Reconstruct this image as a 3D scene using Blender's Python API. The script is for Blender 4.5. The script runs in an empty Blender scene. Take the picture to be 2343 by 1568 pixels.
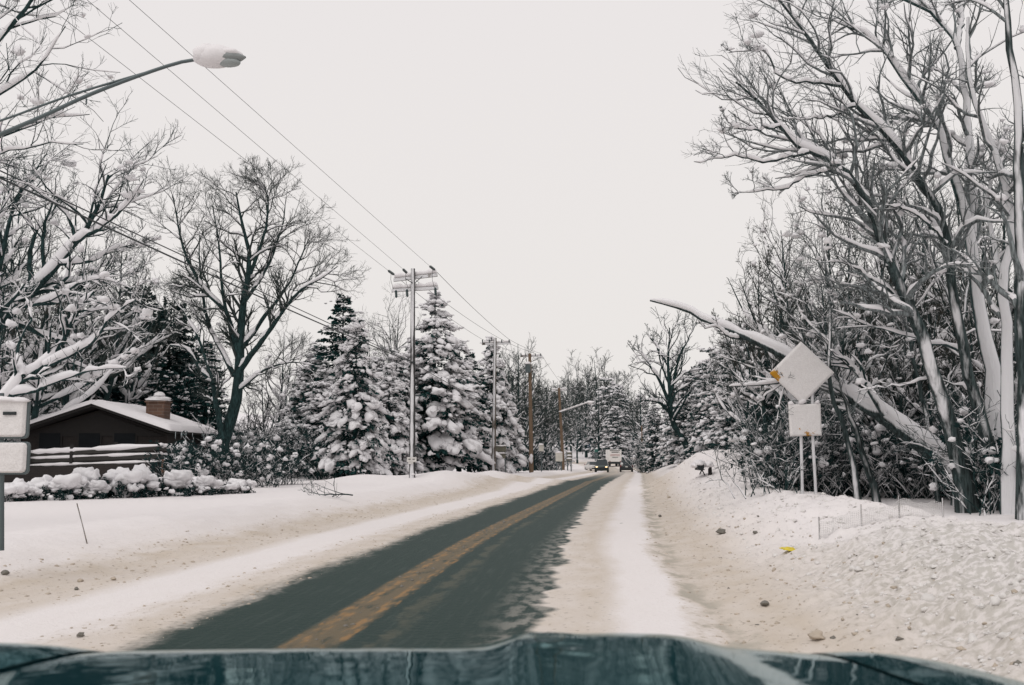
import bpy, bmesh, math, random
import numpy as np
from mathutils import Vector

# ------------------------------------------------------------------ camera, sky, sun, exposure
PW, PH, F = 2343.0, 1568.0, 2278.0          # pixel frame the layout was measured in
HORIZON, EYE = 1047.0, 1.35
PITCH = math.atan((HORIZON - PH / 2) / F)
scene = bpy.context.scene
COL = scene.collection
cam_d = bpy.data.cameras.new("camera"); cam = bpy.data.objects.new("camera", cam_d); COL.objects.link(cam)
cam.location = (0, 0, EYE); cam.rotation_euler = (math.pi / 2 + PITCH, 0, 0)
cam_d.sensor_width = 36.0; cam_d.lens = 36.0 * F / PW
cam_d.clip_start = 0.05; cam_d.clip_end = 4000
cam_d.dof.use_dof = True; cam_d.dof.focus_distance = 38.0; cam_d.dof.aperture_fstop = 6.3
scene.camera = cam
SUN_EL, SUN_AZ = math.radians(52), math.radians(215)     # soft overcast sun behind the camera, a little left
world = bpy.data.worlds.new("World"); scene.world = world; world.use_nodes = True
wt = world.node_tree; wt.nodes.clear()
w_out = wt.nodes.new("ShaderNodeOutputWorld"); w_bg = wt.nodes.new("ShaderNodeBackground")
w_sky = wt.nodes.new("ShaderNodeTexSky"); w_sky.sky_type = 'NISHITA'; w_sky.sun_disc = False
w_sky.sun_elevation = SUN_EL; w_sky.sun_rotation = SUN_AZ; w_sky.air_density = 1.5; w_sky.dust_density = 5.0
w_hs = wt.nodes.new("ShaderNodeHueSaturation"); w_hs.inputs['Saturation'].default_value = 0.10
w_mix = wt.nodes.new("ShaderNodeMix"); w_mix.data_type = 'RGBA'
w_mix.inputs[0].default_value = 0.93                      # thick cloud layer over the clear sky
w_tc = wt.nodes.new("ShaderNodeTexCoord"); w_n = wt.nodes.new("ShaderNodeTexNoise")
w_n.inputs['Scale'].default_value = 1.3; w_n.inputs['Detail'].default_value = 4
w_cl = wt.nodes.new("ShaderNodeMix"); w_cl.data_type = 'RGBA'
w_cl.inputs[6].default_value = (7.95, 7.6, 7.6, 1); w_cl.inputs[7].default_value = (8.6, 8.25, 8.0, 1)
wt.links.new(w_tc.outputs['Generated'], w_n.inputs['Vector']); wt.links.new(w_n.outputs['Fac'], w_cl.inputs[0])
w_sep = wt.nodes.new('ShaderNodeSeparateXYZ'); wt.links.new(w_tc.outputs['Generated'], w_sep.inputs[0])
w_mr = wt.nodes.new('ShaderNodeMapRange'); w_mr.inputs[1].default_value = .02; w_mr.inputs[2].default_value = .5; wt.links.new(w_sep.outputs[2], w_mr.inputs[0])
w_gr = wt.nodes.new('ShaderNodeMix'); w_gr.data_type = 'RGBA'; w_gr.inputs[6].default_value = (8.5, 8.2, 7.8, 1); w_gr.inputs[7].default_value = (8.35, 7.95, 8.05, 1); wt.links.new(w_mr.outputs[0], w_gr.inputs[0])
w_av = wt.nodes.new('ShaderNodeMix'); w_av.data_type = 'RGBA'; w_av.inputs[0].default_value = .6; wt.links.new(w_cl.outputs[2], w_av.inputs[6]); wt.links.new(w_gr.outputs[2], w_av.inputs[7])
wt.links.new(w_sky.outputs[0], w_hs.inputs['Color']); wt.links.new(w_hs.outputs[0], w_mix.inputs[6])
wt.links.new(w_av.outputs[2], w_mix.inputs[7])
wt.links.new(w_mix.outputs[2], w_bg.inputs[0]); w_bg.inputs[1].default_value = 0.1
wt.links.new(w_bg.outputs[0], w_out.inputs[0])
sun_d = bpy.data.lights.new("sun", 'SUN'); sun_d.energy = 0.9; sun_d.angle = math.radians(35); sun_d.color = (1.0, 0.965, 0.93)
sun = bpy.data.objects.new("sun", sun_d); COL.objects.link(sun)
_sd = Vector((math.sin(SUN_AZ) * math.cos(SUN_EL), math.cos(SUN_AZ) * math.cos(SUN_EL), math.sin(SUN_EL)))
sun.rotation_euler = _sd.to_track_quat('Z', 'Y').to_euler()
scene.view_settings.view_transform = 'Standard'; scene.view_settings.look = 'None'
scene.view_settings.exposure = 0.04; scene.view_settings.gamma = 1.0
scene.render.engine = 'CYCLES'
scene.cycles.max_bounces = 6; scene.cycles.diffuse_bounces = 3; scene.cycles.glossy_bounces = 3

# ------------------------------------------------------------------ picking points
cp, sp_ = math.cos(PITCH), math.sin(PITCH)
def ray(px, py):
    a, b = (px - PW / 2) / F, -(py - PH / 2) / F
    return np.array([a, cp - b * sp_, sp_ + b * cp])
def at(px, py, Y):
    d = ray(px, py); k = Y / d[1]
    return np.array([0, 0, EYE]) + d * k
def onz(px, py, z):
    d = ray(px, py); k = (z - EYE) / d[2]
    return np.array([0, 0, EYE]) + d * k

# ------------------------------------------------------------------ noise
def _hash(ix, iy, seed):
    h = (ix.astype(np.int64) * 374761393 + iy.astype(np.int64) * 668265263 + seed * 974634777) & 0xffffffff
    h = ((h ^ (h >> 13)) * 1274126177) & 0xffffffff
    return ((h ^ (h >> 16)) & 0xffffff) / float(0xffffff)
def vnoise(x, y, seed=0):
    x = np.asarray(x, float); y = np.asarray(y, float)
    ix, iy = np.floor(x), np.floor(y); fx, fy = x - ix, y - iy
    fx = fx * fx * (3 - 2 * fx); fy = fy * fy * (3 - 2 * fy)
    a = _hash(ix, iy, seed); b = _hash(ix + 1, iy, seed); c = _hash(ix, iy + 1, seed); d = _hash(ix + 1, iy + 1, seed)
    return (a * (1 - fx) + b * fx) * (1 - fy) + (c * (1 - fx) + d * fx) * fy
def fbm(x, y, seed=0, o=4):
    v = 0; a = .5
    for k in range(o):
        v = v + a * (vnoise(x * 2 ** k, y * 2 ** k, seed + k) - .5); a *= .5
    return v
def sstep(x, a, b):
    t = np.clip((np.asarray(x, float) - a) / (b - a), 0, 1); return t * t * (3 - 2 * t)

# ------------------------------------------------------------------ mesh and object helpers
def mesh_np(name, V, Fs, mat, smooth=True):
    V = np.asarray(V, np.float32).reshape(-1, 3)
    if not isinstance(Fs, (list, tuple)): Fs = [Fs]
    Fs = [np.asarray(f, np.int32) for f in Fs if len(f)]
    me = bpy.data.meshes.new(name)
    me.vertices.add(len(V)); me.vertices.foreach_set("co", V.ravel())
    nl = sum(f.size for f in Fs); npoly = sum(len(f) for f in Fs)
    me.loops.add(nl); me.polygons.add(npoly)
    me.loops.foreach_set("vertex_index", np.concatenate([f.ravel() for f in Fs]))
    tot = np.concatenate([np.full(len(f), f.shape[1], np.int32) for f in Fs])
    st = np.concatenate([[0], np.cumsum(tot)[:-1]]).astype(np.int32)
    me.polygons.foreach_set("loop_start", st)
    me.polygons.foreach_set("use_smooth", np.full(npoly, smooth))
    me.update(calc_edges=True)
    if mat: me.materials.append(mat)
    return me
class Geo:
    """collects shapes that belong to ONE mesh"""
    def __init__(s): s.v = []; s.f = {}; s.n = 0
    def add(s, V, Fc):
        V = np.asarray(V, float).reshape(-1, 3)
        for f in (Fc if isinstance(Fc, list) else [Fc]):
            f = np.asarray(f, np.int64)
            if len(f): s.f.setdefault(f.shape[1], []).append(f + s.n)
        s.v.append(V); s.n += len(V); return s
    def box(s, c, d, rz=0.0, rx=0.0):
        v = np.array([[x, y, z] for z in (-.5, .5) for y in (-.5, .5) for x in (-.5, .5)]) * np.array(d)
        if rx: v = v @ np.array([[1, 0, 0], [0, math.cos(rx), math.sin(rx)], [0, -math.sin(rx), math.cos(rx)]])
        if rz: v = v @ np.array([[math.cos(rz), math.sin(rz), 0], [-math.sin(rz), math.cos(rz), 0], [0, 0, 1]])
        return s.add(v + np.array(c), np.array([[0, 2, 3, 1], [4, 5, 7, 6], [0, 1, 5, 4], [2, 6, 7, 3], [0, 4, 6, 2], [1, 3, 7, 5]]))
    def cyl(s, p0, p1, r0, r1=None, sides=10):
        r1 = r0 if r1 is None else r1
        V, Q = tubes(np.array([[p0, p1]], float), np.array([[r0, r1]], float), sides)
        s.add(V, Q); k = s.n - len(V)
        for ring, rev in ((0, True), (1, False)):
            idx = np.arange(sides) + ring * sides
            c = np.array([p0, p1][ring], float)
            s.v.append(c.reshape(1, 3)); ci = s.n; s.n += 1
            a = idx + k; b = np.roll(idx, -1) + k
            s.f.setdefault(3, []).append(np.stack([b, a, np.full(sides, ci)] if rev else [a, b, np.full(sides, ci)], 1))
        return s
    def poly(s, pts):
        return s.add(pts, np.arange(len(pts))[None, :])
    def prism(s, pts2, y0, y1, axis='y'):
        """outline (x,z) pushed through from y0 to y1"""
        p = np.array(pts2, float); n = len(p)
        A = np.stack([p[:, 0], np.full(n, y0), p[:, 1]], 1); B = np.stack([p[:, 0], np.full(n, y1), p[:, 1]], 1)
        if axis == 'x': A = A[:, [1, 0, 2]]; B = B[:, [1, 0, 2]]
        i = np.arange(n); j = np.roll(i, -1)
        s.add(np.concatenate([A, B]), [np.stack([i, j, j + n, i + n], 1), i[None, ::-1], (i + n)[None, :]])
        return s
    def mesh(s, name, mat, smooth=False):
        V = np.concatenate(s.v) if s.v else np.zeros((0, 3))
        return mesh_np(name, V, [np.concatenate(f) for f in s.f.values()], mat, smooth)
def tag(o, label=None, cat=None, group=None, kind=None):
    if label: o['label'] = label
    if cat: o['category'] = cat
    if group: o['group'] = group
    if kind: o['kind'] = kind
    return o
def empty(name, loc, label, cat, group=None, rz=0.0):
    o = bpy.data.objects.new(name, None); COL.objects.link(o); o.location = [float(c) for c in loc]; o.rotation_euler = (0, 0, rz)
    o.empty_display_size = .2
    return tag(o, label, cat, group)
def link(name, me, parent=None, loc=None):
    o = bpy.data.objects.new(name, me); COL.objects.link(o)
    if parent: o.parent = parent
    if loc is not None: o.location = [float(c) for c in loc]
    return o
def part(name, geo, mat, parent, smooth=False, bevel=0.0):
    o = link(name, geo.mesh(name, mat, smooth) if isinstance(geo, Geo) else geo, parent)
    if bevel:
        b = o.modifiers.new("bevel", 'BEVEL'); b.width = bevel; b.segments = 2; b.limit_method = 'ANGLE'
    return o
def kids(o): return [c for c in list(COL.objects) if c.parent == o]
_kidcache = {}
def copy_thing(proto, loc, rz=0.0, scale=(1, 1, 1), label=None, group=None, tilt=(0, 0)):
    if proto.name not in _kidcache:
        _kidcache[proto.name] = [(k, list(k.children)) for k in proto.children]
    c = proto.copy(); COL.objects.link(c)
    c.location = [float(v) for v in loc]; c.rotation_euler = (tilt[0], tilt[1], rz); c.scale = scale
    if label: c['label'] = label
    if group: c['group'] = group
    for k, subs in _kidcache[proto.name]:
        d = k.copy(); COL.objects.link(d); d.parent = c
        for q in subs:
            e = q.copy(); COL.objects.link(e); e.parent = d
    return c
def place(proto, loc, rz=0.0, scale=(1, 1, 1), label=None, group=None, tilt=(0, 0), first=[]):
    """the first call moves the thing itself, later calls copy it"""
    if proto.get('_used'):
        return copy_thing(proto, loc, rz, scale, label, group, tilt)
    proto['_used'] = 1
    list(_kidcache.setdefault(proto.name, [(k, list(k.children)) for k in proto.children]))
    proto.location = [float(v) for v in loc]; proto.rotation_euler = (tilt[0], tilt[1], rz); proto.scale = scale
    if label: proto['label'] = label
    if group: proto['group'] = group
    return proto

# ------------------------------------------------------------------ shapes: tubes, lumps, blades
def tubes(P, R, sides=6, squash=1.0):
    """P (N,n,3) polylines, R (N,n) radii -> quads"""
    P = np.asarray(P, float); N, n, _ = P.shape
    T = np.gradient(P, axis=1); T /= np.linalg.norm(T, axis=2, keepdims=True) + 1e-9
    m = T.mean(1); ref = np.where((np.abs(m[:, 2:3]) > .85), np.array([[1., 0, 0]]), np.array([[0, 0, 1.]]))[:, None, :]
    S = np.cross(T, ref); S /= np.linalg.norm(S, axis=2, keepdims=True) + 1e-9
    U = np.cross(S, T)
    a = np.arange(sides) * 2 * math.pi / sides
    V = P[:, :, None, :] + R[:, :, None, None] * (np.cos(a)[None, None, :, None] * S[:, :, None, :] + squash * np.sin(a)[None, None, :, None] * U[:, :, None, :])
    base = (np.arange(N) * n * sides)[:, None, None] + (np.arange(n - 1) * sides)[None, :, None]
    i = np.arange(sides)[None, None, :]; j = (np.arange(sides) + 1) % sides; j = j[None, None, :]
    Q = np.stack([base + i, base + j, base + j + sides, base + i + sides], -1).reshape(-1, 4)
    return V.reshape(-1, 3), Q
_ico = {}
def ico(sub):
    if sub not in _ico:
        bm = bmesh.new(); bmesh.ops.create_icosphere(bm, subdivisions=sub, radius=1.0)
        bm.verts.ensure_lookup_table()
        V = np.array([v.co[:] for v in bm.verts]); T = np.array([[v.index for v in f.verts] for f in bm.faces]); bm.free()
        _ico[sub] = (V, T)
    return _ico[sub]
def lumps(C, S, rng, sub=2, amp=.22, yaw=None, pitch=None, flat=0.35, freq=2.6):
    """irregular snow lumps: centres C (N,3), half sizes S (N,3); undersides flattened"""
    C = np.asarray(C, float).reshape(-1, 3); N = len(C)
    if N == 0: return np.zeros((0, 3)), np.zeros((0, 3), int)
    V0, T0 = ico(sub); V = np.repeat(V0[None], N, 0)
    m = np.ones((N, len(V0)))
    for k in range(4):
        w = rng.normal(size=(N, 3)) * freq * (1 + .6 * k); ph = rng.uniform(0, 6.28, (N, 1))
        m += amp / (1 + .5 * k) * np.sin(np.einsum('vj,nj->nv', V0, w) + ph)
    V = V * m[:, :, None]
    V[:, :, 2] = np.where(V[:, :, 2] < 0, V[:, :, 2] * flat, V[:, :, 2])
    V = V * np.asarray(S, float).reshape(N, 1, 3)
    if pitch is not None:
        c, s = np.cos(pitch)[:, None], np.sin(pitch)[:, None]
        x, z = V[:, :, 0].copy(), V[:, :, 2].copy(); V[:, :, 0] = c * x + s * z; V[:, :, 2] = -s * x + c * z
    if yaw is None: yaw = rng.uniform(0, 6.28, N)
    c, s = np.cos(yaw)[:, None], np.sin(yaw)[:, None]
    x, y = V[:, :, 0].copy(), V[:, :, 1].copy(); V[:, :, 0] = c * x - s * y; V[:, :, 1] = s * x + c * y
    V = V + C[:, None, :]
    T = (T0[None] + (np.arange(N) * len(V0))[:, None, None]).reshape(-1, 3)
    return V.reshape(-1, 3), T
def blades(B, D, L, Wd, rng):
    """needle sprays: base B, direction D, length L, width Wd -> one bent kite of two triangles each"""
    N = len(B)
    D = D / (np.linalg.norm(D, axis=1, keepdims=True) + 1e-9)
    S = np.cross(D, rng.normal(size=(N, 3))); S /= np.linalg.norm(S, axis=1, keepdims=True) + 1e-9
    L = np.asarray(L)[:, None]; Wd = np.asarray(Wd)[:, None]
    mid = B + D * L * .55 + rng.normal(size=(N, 3)) * L * .05
    V = np.stack([B, mid + S * Wd, B + D * L, mid - S * Wd], 1)
    k = np.arange(N)[:, None] * 4
    return V.reshape(-1, 3), np.concatenate([k + np.array([[0, 1, 2]]), k + np.array([[0, 2, 3]])])

# ------------------------------------------------------------------ materials
class NT:
    def __init__(s, name):
        s.m = bpy.data.materials.new(name); s.m.use_nodes = True; s.t = s.m.node_tree; s.t.nodes.clear()
        s.out = s.t.nodes.new("ShaderNodeOutputMaterial"); s.b = s.t.nodes.new("ShaderNodeBsdfPrincipled")
        s.t.links.new(s.b.outputs[0], s.out.inputs[0])
    def n(s, ty): return s.t.nodes.new(ty)
    def set(s, sock, v):
        if hasattr(v, 'is_output'): s.t.links.new(v, sock)
        elif isinstance(v, (tuple, list)) and len(v) == 3 and sock.type == 'RGBA': sock.default_value = (*v, 1)
        else: sock.default_value = v
    def m_(s, op, a, b=0.0, c=None, clamp=False):
        k = s.n("ShaderNodeMath"); k.operation = op; k.use_clamp = clamp
        s.set(k.inputs[0], a); s.set(k.inputs[1], b)
        if c is not None: s.set(k.inputs[2], c)
        return k.outputs[0]
    def ss(s, x, a, b):
        k = s.n("ShaderNodeMapRange"); k.interpolation_type = 'SMOOTHSTEP'
        s.set(k.inputs[0], x); s.set(k.inputs[1], a); s.set(k.inputs[2], b); return k.outputs[0]
    def mix(s, f, a, b, mode='MIX'):
        k = s.n("ShaderNodeMix"); k.data_type = 'RGBA'; k.blend_type = mode
        s.set(k.inputs[0], f); s.set(k.inputs[6], a); s.set(k.inputs[7], b); return k.outputs[2]
    def noise(s, vec, scale, detail=3.0, rough=.5):
        k = s.n("ShaderNodeTexNoise"); k.inputs['Scale'].default_value = scale; k.inputs['Detail'].default_value = detail
        k.inputs['Roughness'].default_value = rough
        if vec is not None: s.set(k.inputs['Vector'], vec)
        return k.outputs['Fac']
    def xyz(s, x, y, z=0.0):
        k = s.n("ShaderNodeCombineXYZ"); s.set(k.inputs[0], x); s.set(k.inputs[1], y); s.set(k.inputs[2], z); return k.outputs[0]
    def ramp(s, x, stops):
        k = s.n("ShaderNodeValToRGB"); el = k.color_ramp.elements
        while len(el) < len(stops): el.new(.5)
        for e, (p, v) in zip(el, stops): e.position = p; e.color = (v, v, v, 1)
        s.set(k.inputs[0], x); return k.outputs[0]
    def bump(s, h, strength, dist=.02):
        k = s.n("ShaderNodeBump"); k.inputs['Strength'].default_value = strength; k.inputs['Distance'].default_value = dist
        s.set(k.inputs['Height'], h); s.t.links.new(k.outputs[0], s.b.inputs['Normal'])
    def geo(s): return s.n("ShaderNodeNewGeometry")
    def obj(s): return s.n("ShaderNodeTexCoord").outputs['Object']
    def fin(s, col, rough=.6, metal=0.0, **kw):
        s.set(s.b.inputs['Base Color'], col); s.set(s.b.inputs['Roughness'], rough); s.set(s.b.inputs['Metallic'], metal)
        for k, v in kw.items(): s.set(s.b.inputs[k.replace('_', ' ')], v)
        return s.m
SNOW = (0.775, 0.755, 0.765)
def m_plain(name, col, rough=.6, metal=0.0, var=.25, scale=6.0, **kw):
    k = NT(name); n = k.noise(k.obj(), scale, 4)
    c = k.mix(n, tuple(max(0, v * (1 - var)) for v in col), tuple(min(1, v * (1 + var)) for v in col))
    return k.fin(c, rough, metal, **kw)
def m_snow(name, col=SNOW, bump=.3, scale=14.0):
    k = NT(name); p = k.obj(); n = k.noise(p, scale, 5, .6); n2 = k.noise(p, scale * .15, 3)
    c = k.mix(n2, tuple(v * .93 for v in col), col); k.bump(n, bump, .04)
    return k.fin(c, .75, Specular_IOR_Level=.25)
def m_bark(name, col, snow_lo, snow_hi, wind=(-.35, -.45, .82), nscale=2.5):
    """bark that carries driven snow on its upper and windward faces"""
    k = NT(name); p = k.obj(); g = k.geo()
    d = k.n("ShaderNodeVectorMath"); d.operation = 'DOT_PRODUCT'; k.set(d.inputs[0], g.outputs['Normal']); d.inputs[1].default_value = wind
    mp = k.n('ShaderNodeMapping'); mp.inputs['Scale'].default_value = (1, 1, .35); k.set(mp.inputs[0], p); nn = k.noise(mp.outputs[0], nscale, 4, .55); mq = k.n('ShaderNodeMapping'); mq.inputs['Scale'].default_value = (1, 1, .14); k.set(mq.inputs[0], p); nf = k.noise(mq.outputs[0], 24, 4, .6)
    a = k.m_('ADD', d.outputs['Value'], k.m_('MULTIPLY', k.m_('SUBTRACT', nn, .5), 1.5))
    a = k.m_('ADD', a, k.m_('MULTIPLY', k.m_('SUBTRACT', nf, .5), .25))
    msk = k.ss(a, snow_lo, snow_hi)
    bark = k.mix(k.ss(nf, .3, .72), tuple(v * .45 for v in col), tuple(v * 2.2 + .004 for v in col))
    k.bump(nf, .8, .035)
    return k.fin(k.mix(msk, bark, (0.70, .70, .715)), .85, Specular_IOR_Level=.2)
def m_needles(name, col, frost=.35):
    k = NT(name); p = k.obj(); g = k.geo()
    sx = k.n("ShaderNodeSeparateXYZ"); k.set(sx.inputs[0], g.outputs['Normal'])
    n = k.noise(p, 1.6, 4, .65); nf = k.noise(p, 17, 2)
    up = k.m_('ABSOLUTE', sx.outputs[2])
    a = k.m_('ADD', k.m_('MULTIPLY', up, .45), k.m_('ADD', k.m_('MULTIPLY', n, .75), k.m_('MULTIPLY', nf, .5)))
    msk = k.ss(a, 1.25 - frost * .5, 1.45 - frost * .5)
    c = k.mix(nf, tuple(v * .55 for v in col), tuple(v * 1.5 for v in col))
    return k.fin(k.mix(msk, c, (.75, .74, .745)), .7, Specular_IOR_Level=.2)
M = {}
M['snow'] = m_snow("snow")
M['branch_snow'] = m_snow("branch snow", (.785, .775, .79), .15, 9)
M['bark'] = m_bark("snowy bark", (.012, .029, .029), .80, 1.05)
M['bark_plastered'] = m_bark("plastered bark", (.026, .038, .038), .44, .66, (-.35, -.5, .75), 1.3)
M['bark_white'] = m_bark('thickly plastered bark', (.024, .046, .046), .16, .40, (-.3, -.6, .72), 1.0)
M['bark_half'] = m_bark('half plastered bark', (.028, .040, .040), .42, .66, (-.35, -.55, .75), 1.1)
M['twig_frost_haze'] = m_bark('frosted twig with haze', (.115, .130, .132), .75, 1.15)  # base lightened for frost and for the paleness of fogged glass
M['twig_grey'] = m_bark('grey twig', (.030, .040, .038), 1.05, 1.4)
M['twig'] = m_bark("twig", (.011, .028, .028), 1.1, 1.4)
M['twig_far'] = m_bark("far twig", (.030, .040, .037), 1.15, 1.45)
M['needles'] = m_needles("spruce needles", (.006, .040, .038), .08)
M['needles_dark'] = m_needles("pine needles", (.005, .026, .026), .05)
M['needles_frost'] = m_needles("frosted needles", (.008, .042, .042), .50)
M['wood_pole'] = m_bark("weathered pole wood", (.10, .085, .07), .72, .9, (-.2, -.95, .25), 1.2)
M['wood_pole_snow'] = m_bark("snow blown pole wood", (.05, .05, .05), .72, .90, (-.12, -.98, .2), .8)
M['wood_brown'] = m_plain("brown pole wood", (.155, .105, .068), .85, 0, .35, 5)
M['metal'] = m_plain("galvanised metal", (.10, .125, .13), .5, .5, .2, 8)
M['dark_metal'] = m_plain("dark metal", (.02, .026, .028), .5, .3)
M['insul'] = m_plain("insulator glaze", (.02, .045, .045), .25)
M['wire'] = m_plain("wire", (.035, .042, .045), .6)
M['glass'] = m_plain("dark glass", (.012, .022, .026), .06)
M['rubber'] = m_plain("rubber", (.012, .013, .014), .8)
# ------------------------------------------------------------------ road centre line and ground height
CL = np.array([(-3.6, -14), (-2.3, 0), (-1.48, 7.1), (-1.06, 11.7), (-.42, 18.3), (1.2, 31.4), (2.55, 42), (5.9, 68), (10.0, 100), (13.6, 130), (15.6, 150),
               (17.2, 172), (18.0, 190), (17.0, 204), (12.5, 216), (3.5, 225), (-18, 234), (-60, 243), (-140, 250)], float)
def catmull(P, k=24):
    P = np.asarray(P, float); Q = np.vstack([2 * P[0] - P[1], P, 2 * P[-1] - P[-2]]); out = []
    for i in range(1, len(Q) - 2):
        t = np.linspace(0, 1, k, endpoint=False)[:, None]; a, b, c, d = Q[i - 1], Q[i], Q[i + 1], Q[i + 2]
        out.append(.5 * ((2 * b) + (c - a) * t + (2 * a - 5 * b + 4 * c - d) * t ** 2 + (3 * b - a - 3 * c + d) * t ** 3))
    return np.vstack(out + [Q[-2][None]])
_c = catmull(CL, 30); _s = np.concatenate([[0], np.cumsum(np.linalg.norm(np.diff(_c, axis=0), axis=1))])
S0 = np.interp(0, _c[:200, 1], _s[:200])                # s is measured from the camera
_s = _s - S0
def cl(s):
    return np.stack([np.interp(s, _s, _c[:, 0]), np.interp(s, _s, _c[:, 1])], -1)
def cl_dir(s):
    d = cl(np.asarray(s) + .8) - cl(np.asarray(s) - .8); return d / np.linalg.norm(d, axis=-1, keepdims=True)
def road_z(s): return np.interp(s, [-20, 55, 95, 140, 175, 200, 235, 300, 400], [0, 0, -.28, -.66, -.6, -.3, .5, 1.4, 2.2])
_cs = np.arange(_s[0], _s[-1], .75); _cp = cl(_cs); _cd = cl_dir(_cs)
def st_of(x, y):
    x = np.atleast_1d(np.asarray(x, float)); y = np.atleast_1d(np.asarray(y, float)); S = np.empty_like(x); T = np.empty_like(x)
    for a in range(0, len(x), 4000):
        dx = x[a:a + 4000, None] - _cp[None, :, 0]; dy = y[a:a + 4000, None] - _cp[None, :, 1]
        i = (dx * dx + dy * dy).argmin(1); r = np.arange(len(i))
        al = dx[r, i] * _cd[i, 0] + dy[r, i] * _cd[i, 1]
        S[a:a + 4000] = _cs[i] + al; T[a:a + 4000] = dx[r, i] * _cd[i, 1] - dy[r, i] * _cd[i, 0]
    return S, T
def height(x, y, s=None, t=None, fine=True):
    x = np.asarray(x, float); y = np.asarray(y, float)
    if s is None:
        sh = x.shape; s, t = st_of(x.ravel(), y.ravel()); s = s.reshape(sh); t = t.reshape(sh)
    z = road_z(s)
    near = np.exp(-np.maximum(s - 8, 0) / 30)
    # left verge: low windrow then lawn
    L = sstep(-t, 3.3, 5.6)
    z = z + L * (.27 + .10 * fbm(s * .12, t * .3, 3) + .12 * np.exp(-((t + 5.6) / .8) ** 2) * (.6 + fbm(s * .25, t * .2, 9)))
    z = z + sstep(-t, 7, 20) * (.05 + .25 * fbm(x * .07, y * .07, 4))
    # drift humps around the first poles on the left
    for hx, hy, hr, hh in ((-3.2, 43.5, 2.0, .42), (-6.4, 42.5, 1.6, .32), (-1.4, 47, 2.2, .38), (-.2, 56, 3, .3)):
        z = z + hh * np.exp(-((x - hx) ** 2 / hr ** 2 + (y - hy) ** 2 / (hr * 1.1) ** 2))
    # right bank: churned plough windrow
    hb = .62 + .10 * sstep(s, 30, 80)
    R = sstep(t, 3.1, 5.6)
    z = z + R * (hb + .22 * fbm(s * .22, t * .3, 11)) - sstep(t, 6.0, 7.6) * (.36 + .0 * s) * near
    z = z + sstep(t, 8, 20) * (.15 + .25 * fbm(x * .09, y * .09, 5))
    z = z - .30 * np.exp(-(((t - 4.9) / 1.1) ** 2 + ((s - 13.6) / 1.5) ** 2))      # the gap in the bank where the snow is scooped out
    if fine:
        lump = sstep(t, 2.9, 4.4) * (1 - .75 * sstep(t, 6.2, 7.4)) * (1 - sstep(s, 25, 60) * .6)
        z = z + lump * (.20 * fbm(s * 1.3 + t * .7, t * 1.3 - s * .7, 21, 4) + .16 * fbm(s * 4.1 - t * 2.6, t * 4.1 + s * 2.6, 22, 4) + .10 * np.abs(fbm(s * 7 + t * 5, t * 7 - s * 5, 28, 3)) + .05 * fbm(s * 11 + t * 8, t * 11 - s * 8, 27, 2))
        ll = sstep(-t, 2.9, 3.8) * (1 - sstep(-t, 6, 8))
        z = z + ll * (.07 * fbm(s * 1.8, t * 2.5, 23, 4) + .03 * fbm(s * 8, t * 8, 25, 2))
        on = 1 - sstep(np.abs(t), 3.2, 3.8)
        z = z + on * (.018 * sstep(t, 1.45, 2.2) + .018 * sstep(-t, 1.2, 1.8) + .012 * fbm(s * 1.2, t * 7, 31, 3) * sstep(np.abs(t), 1.1, 2))
        z = z - on * .03 * np.exp(-((t - 3.05) / .16) ** 2)
    # plough heap beside the sign and the low heaps along the far right
    for hx, hy, rx, ry, hh in ((9.4, 40, 2.6, 4.5, .95), (11.8, 43, 2.2, 4, .55), (6.9, 41, 1.6, 5, .35), (17.0, 88, 3.5, 10, .5), (14.5, 66, 3, 8, .25)):
        z = z + hh * np.exp(-(((x - hx) / rx) ** 2 + ((y - hy) / ry) ** 2) ** 1.3)
    # rise beyond the bend
    far = sstep(y, 232, 330) * 7.5 + sstep(y, 330, 900) * 22
    return z + far * sstep(np.abs(t), 4, 12) + np.maximum(np.abs(x) - 60, 0) * .035

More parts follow.
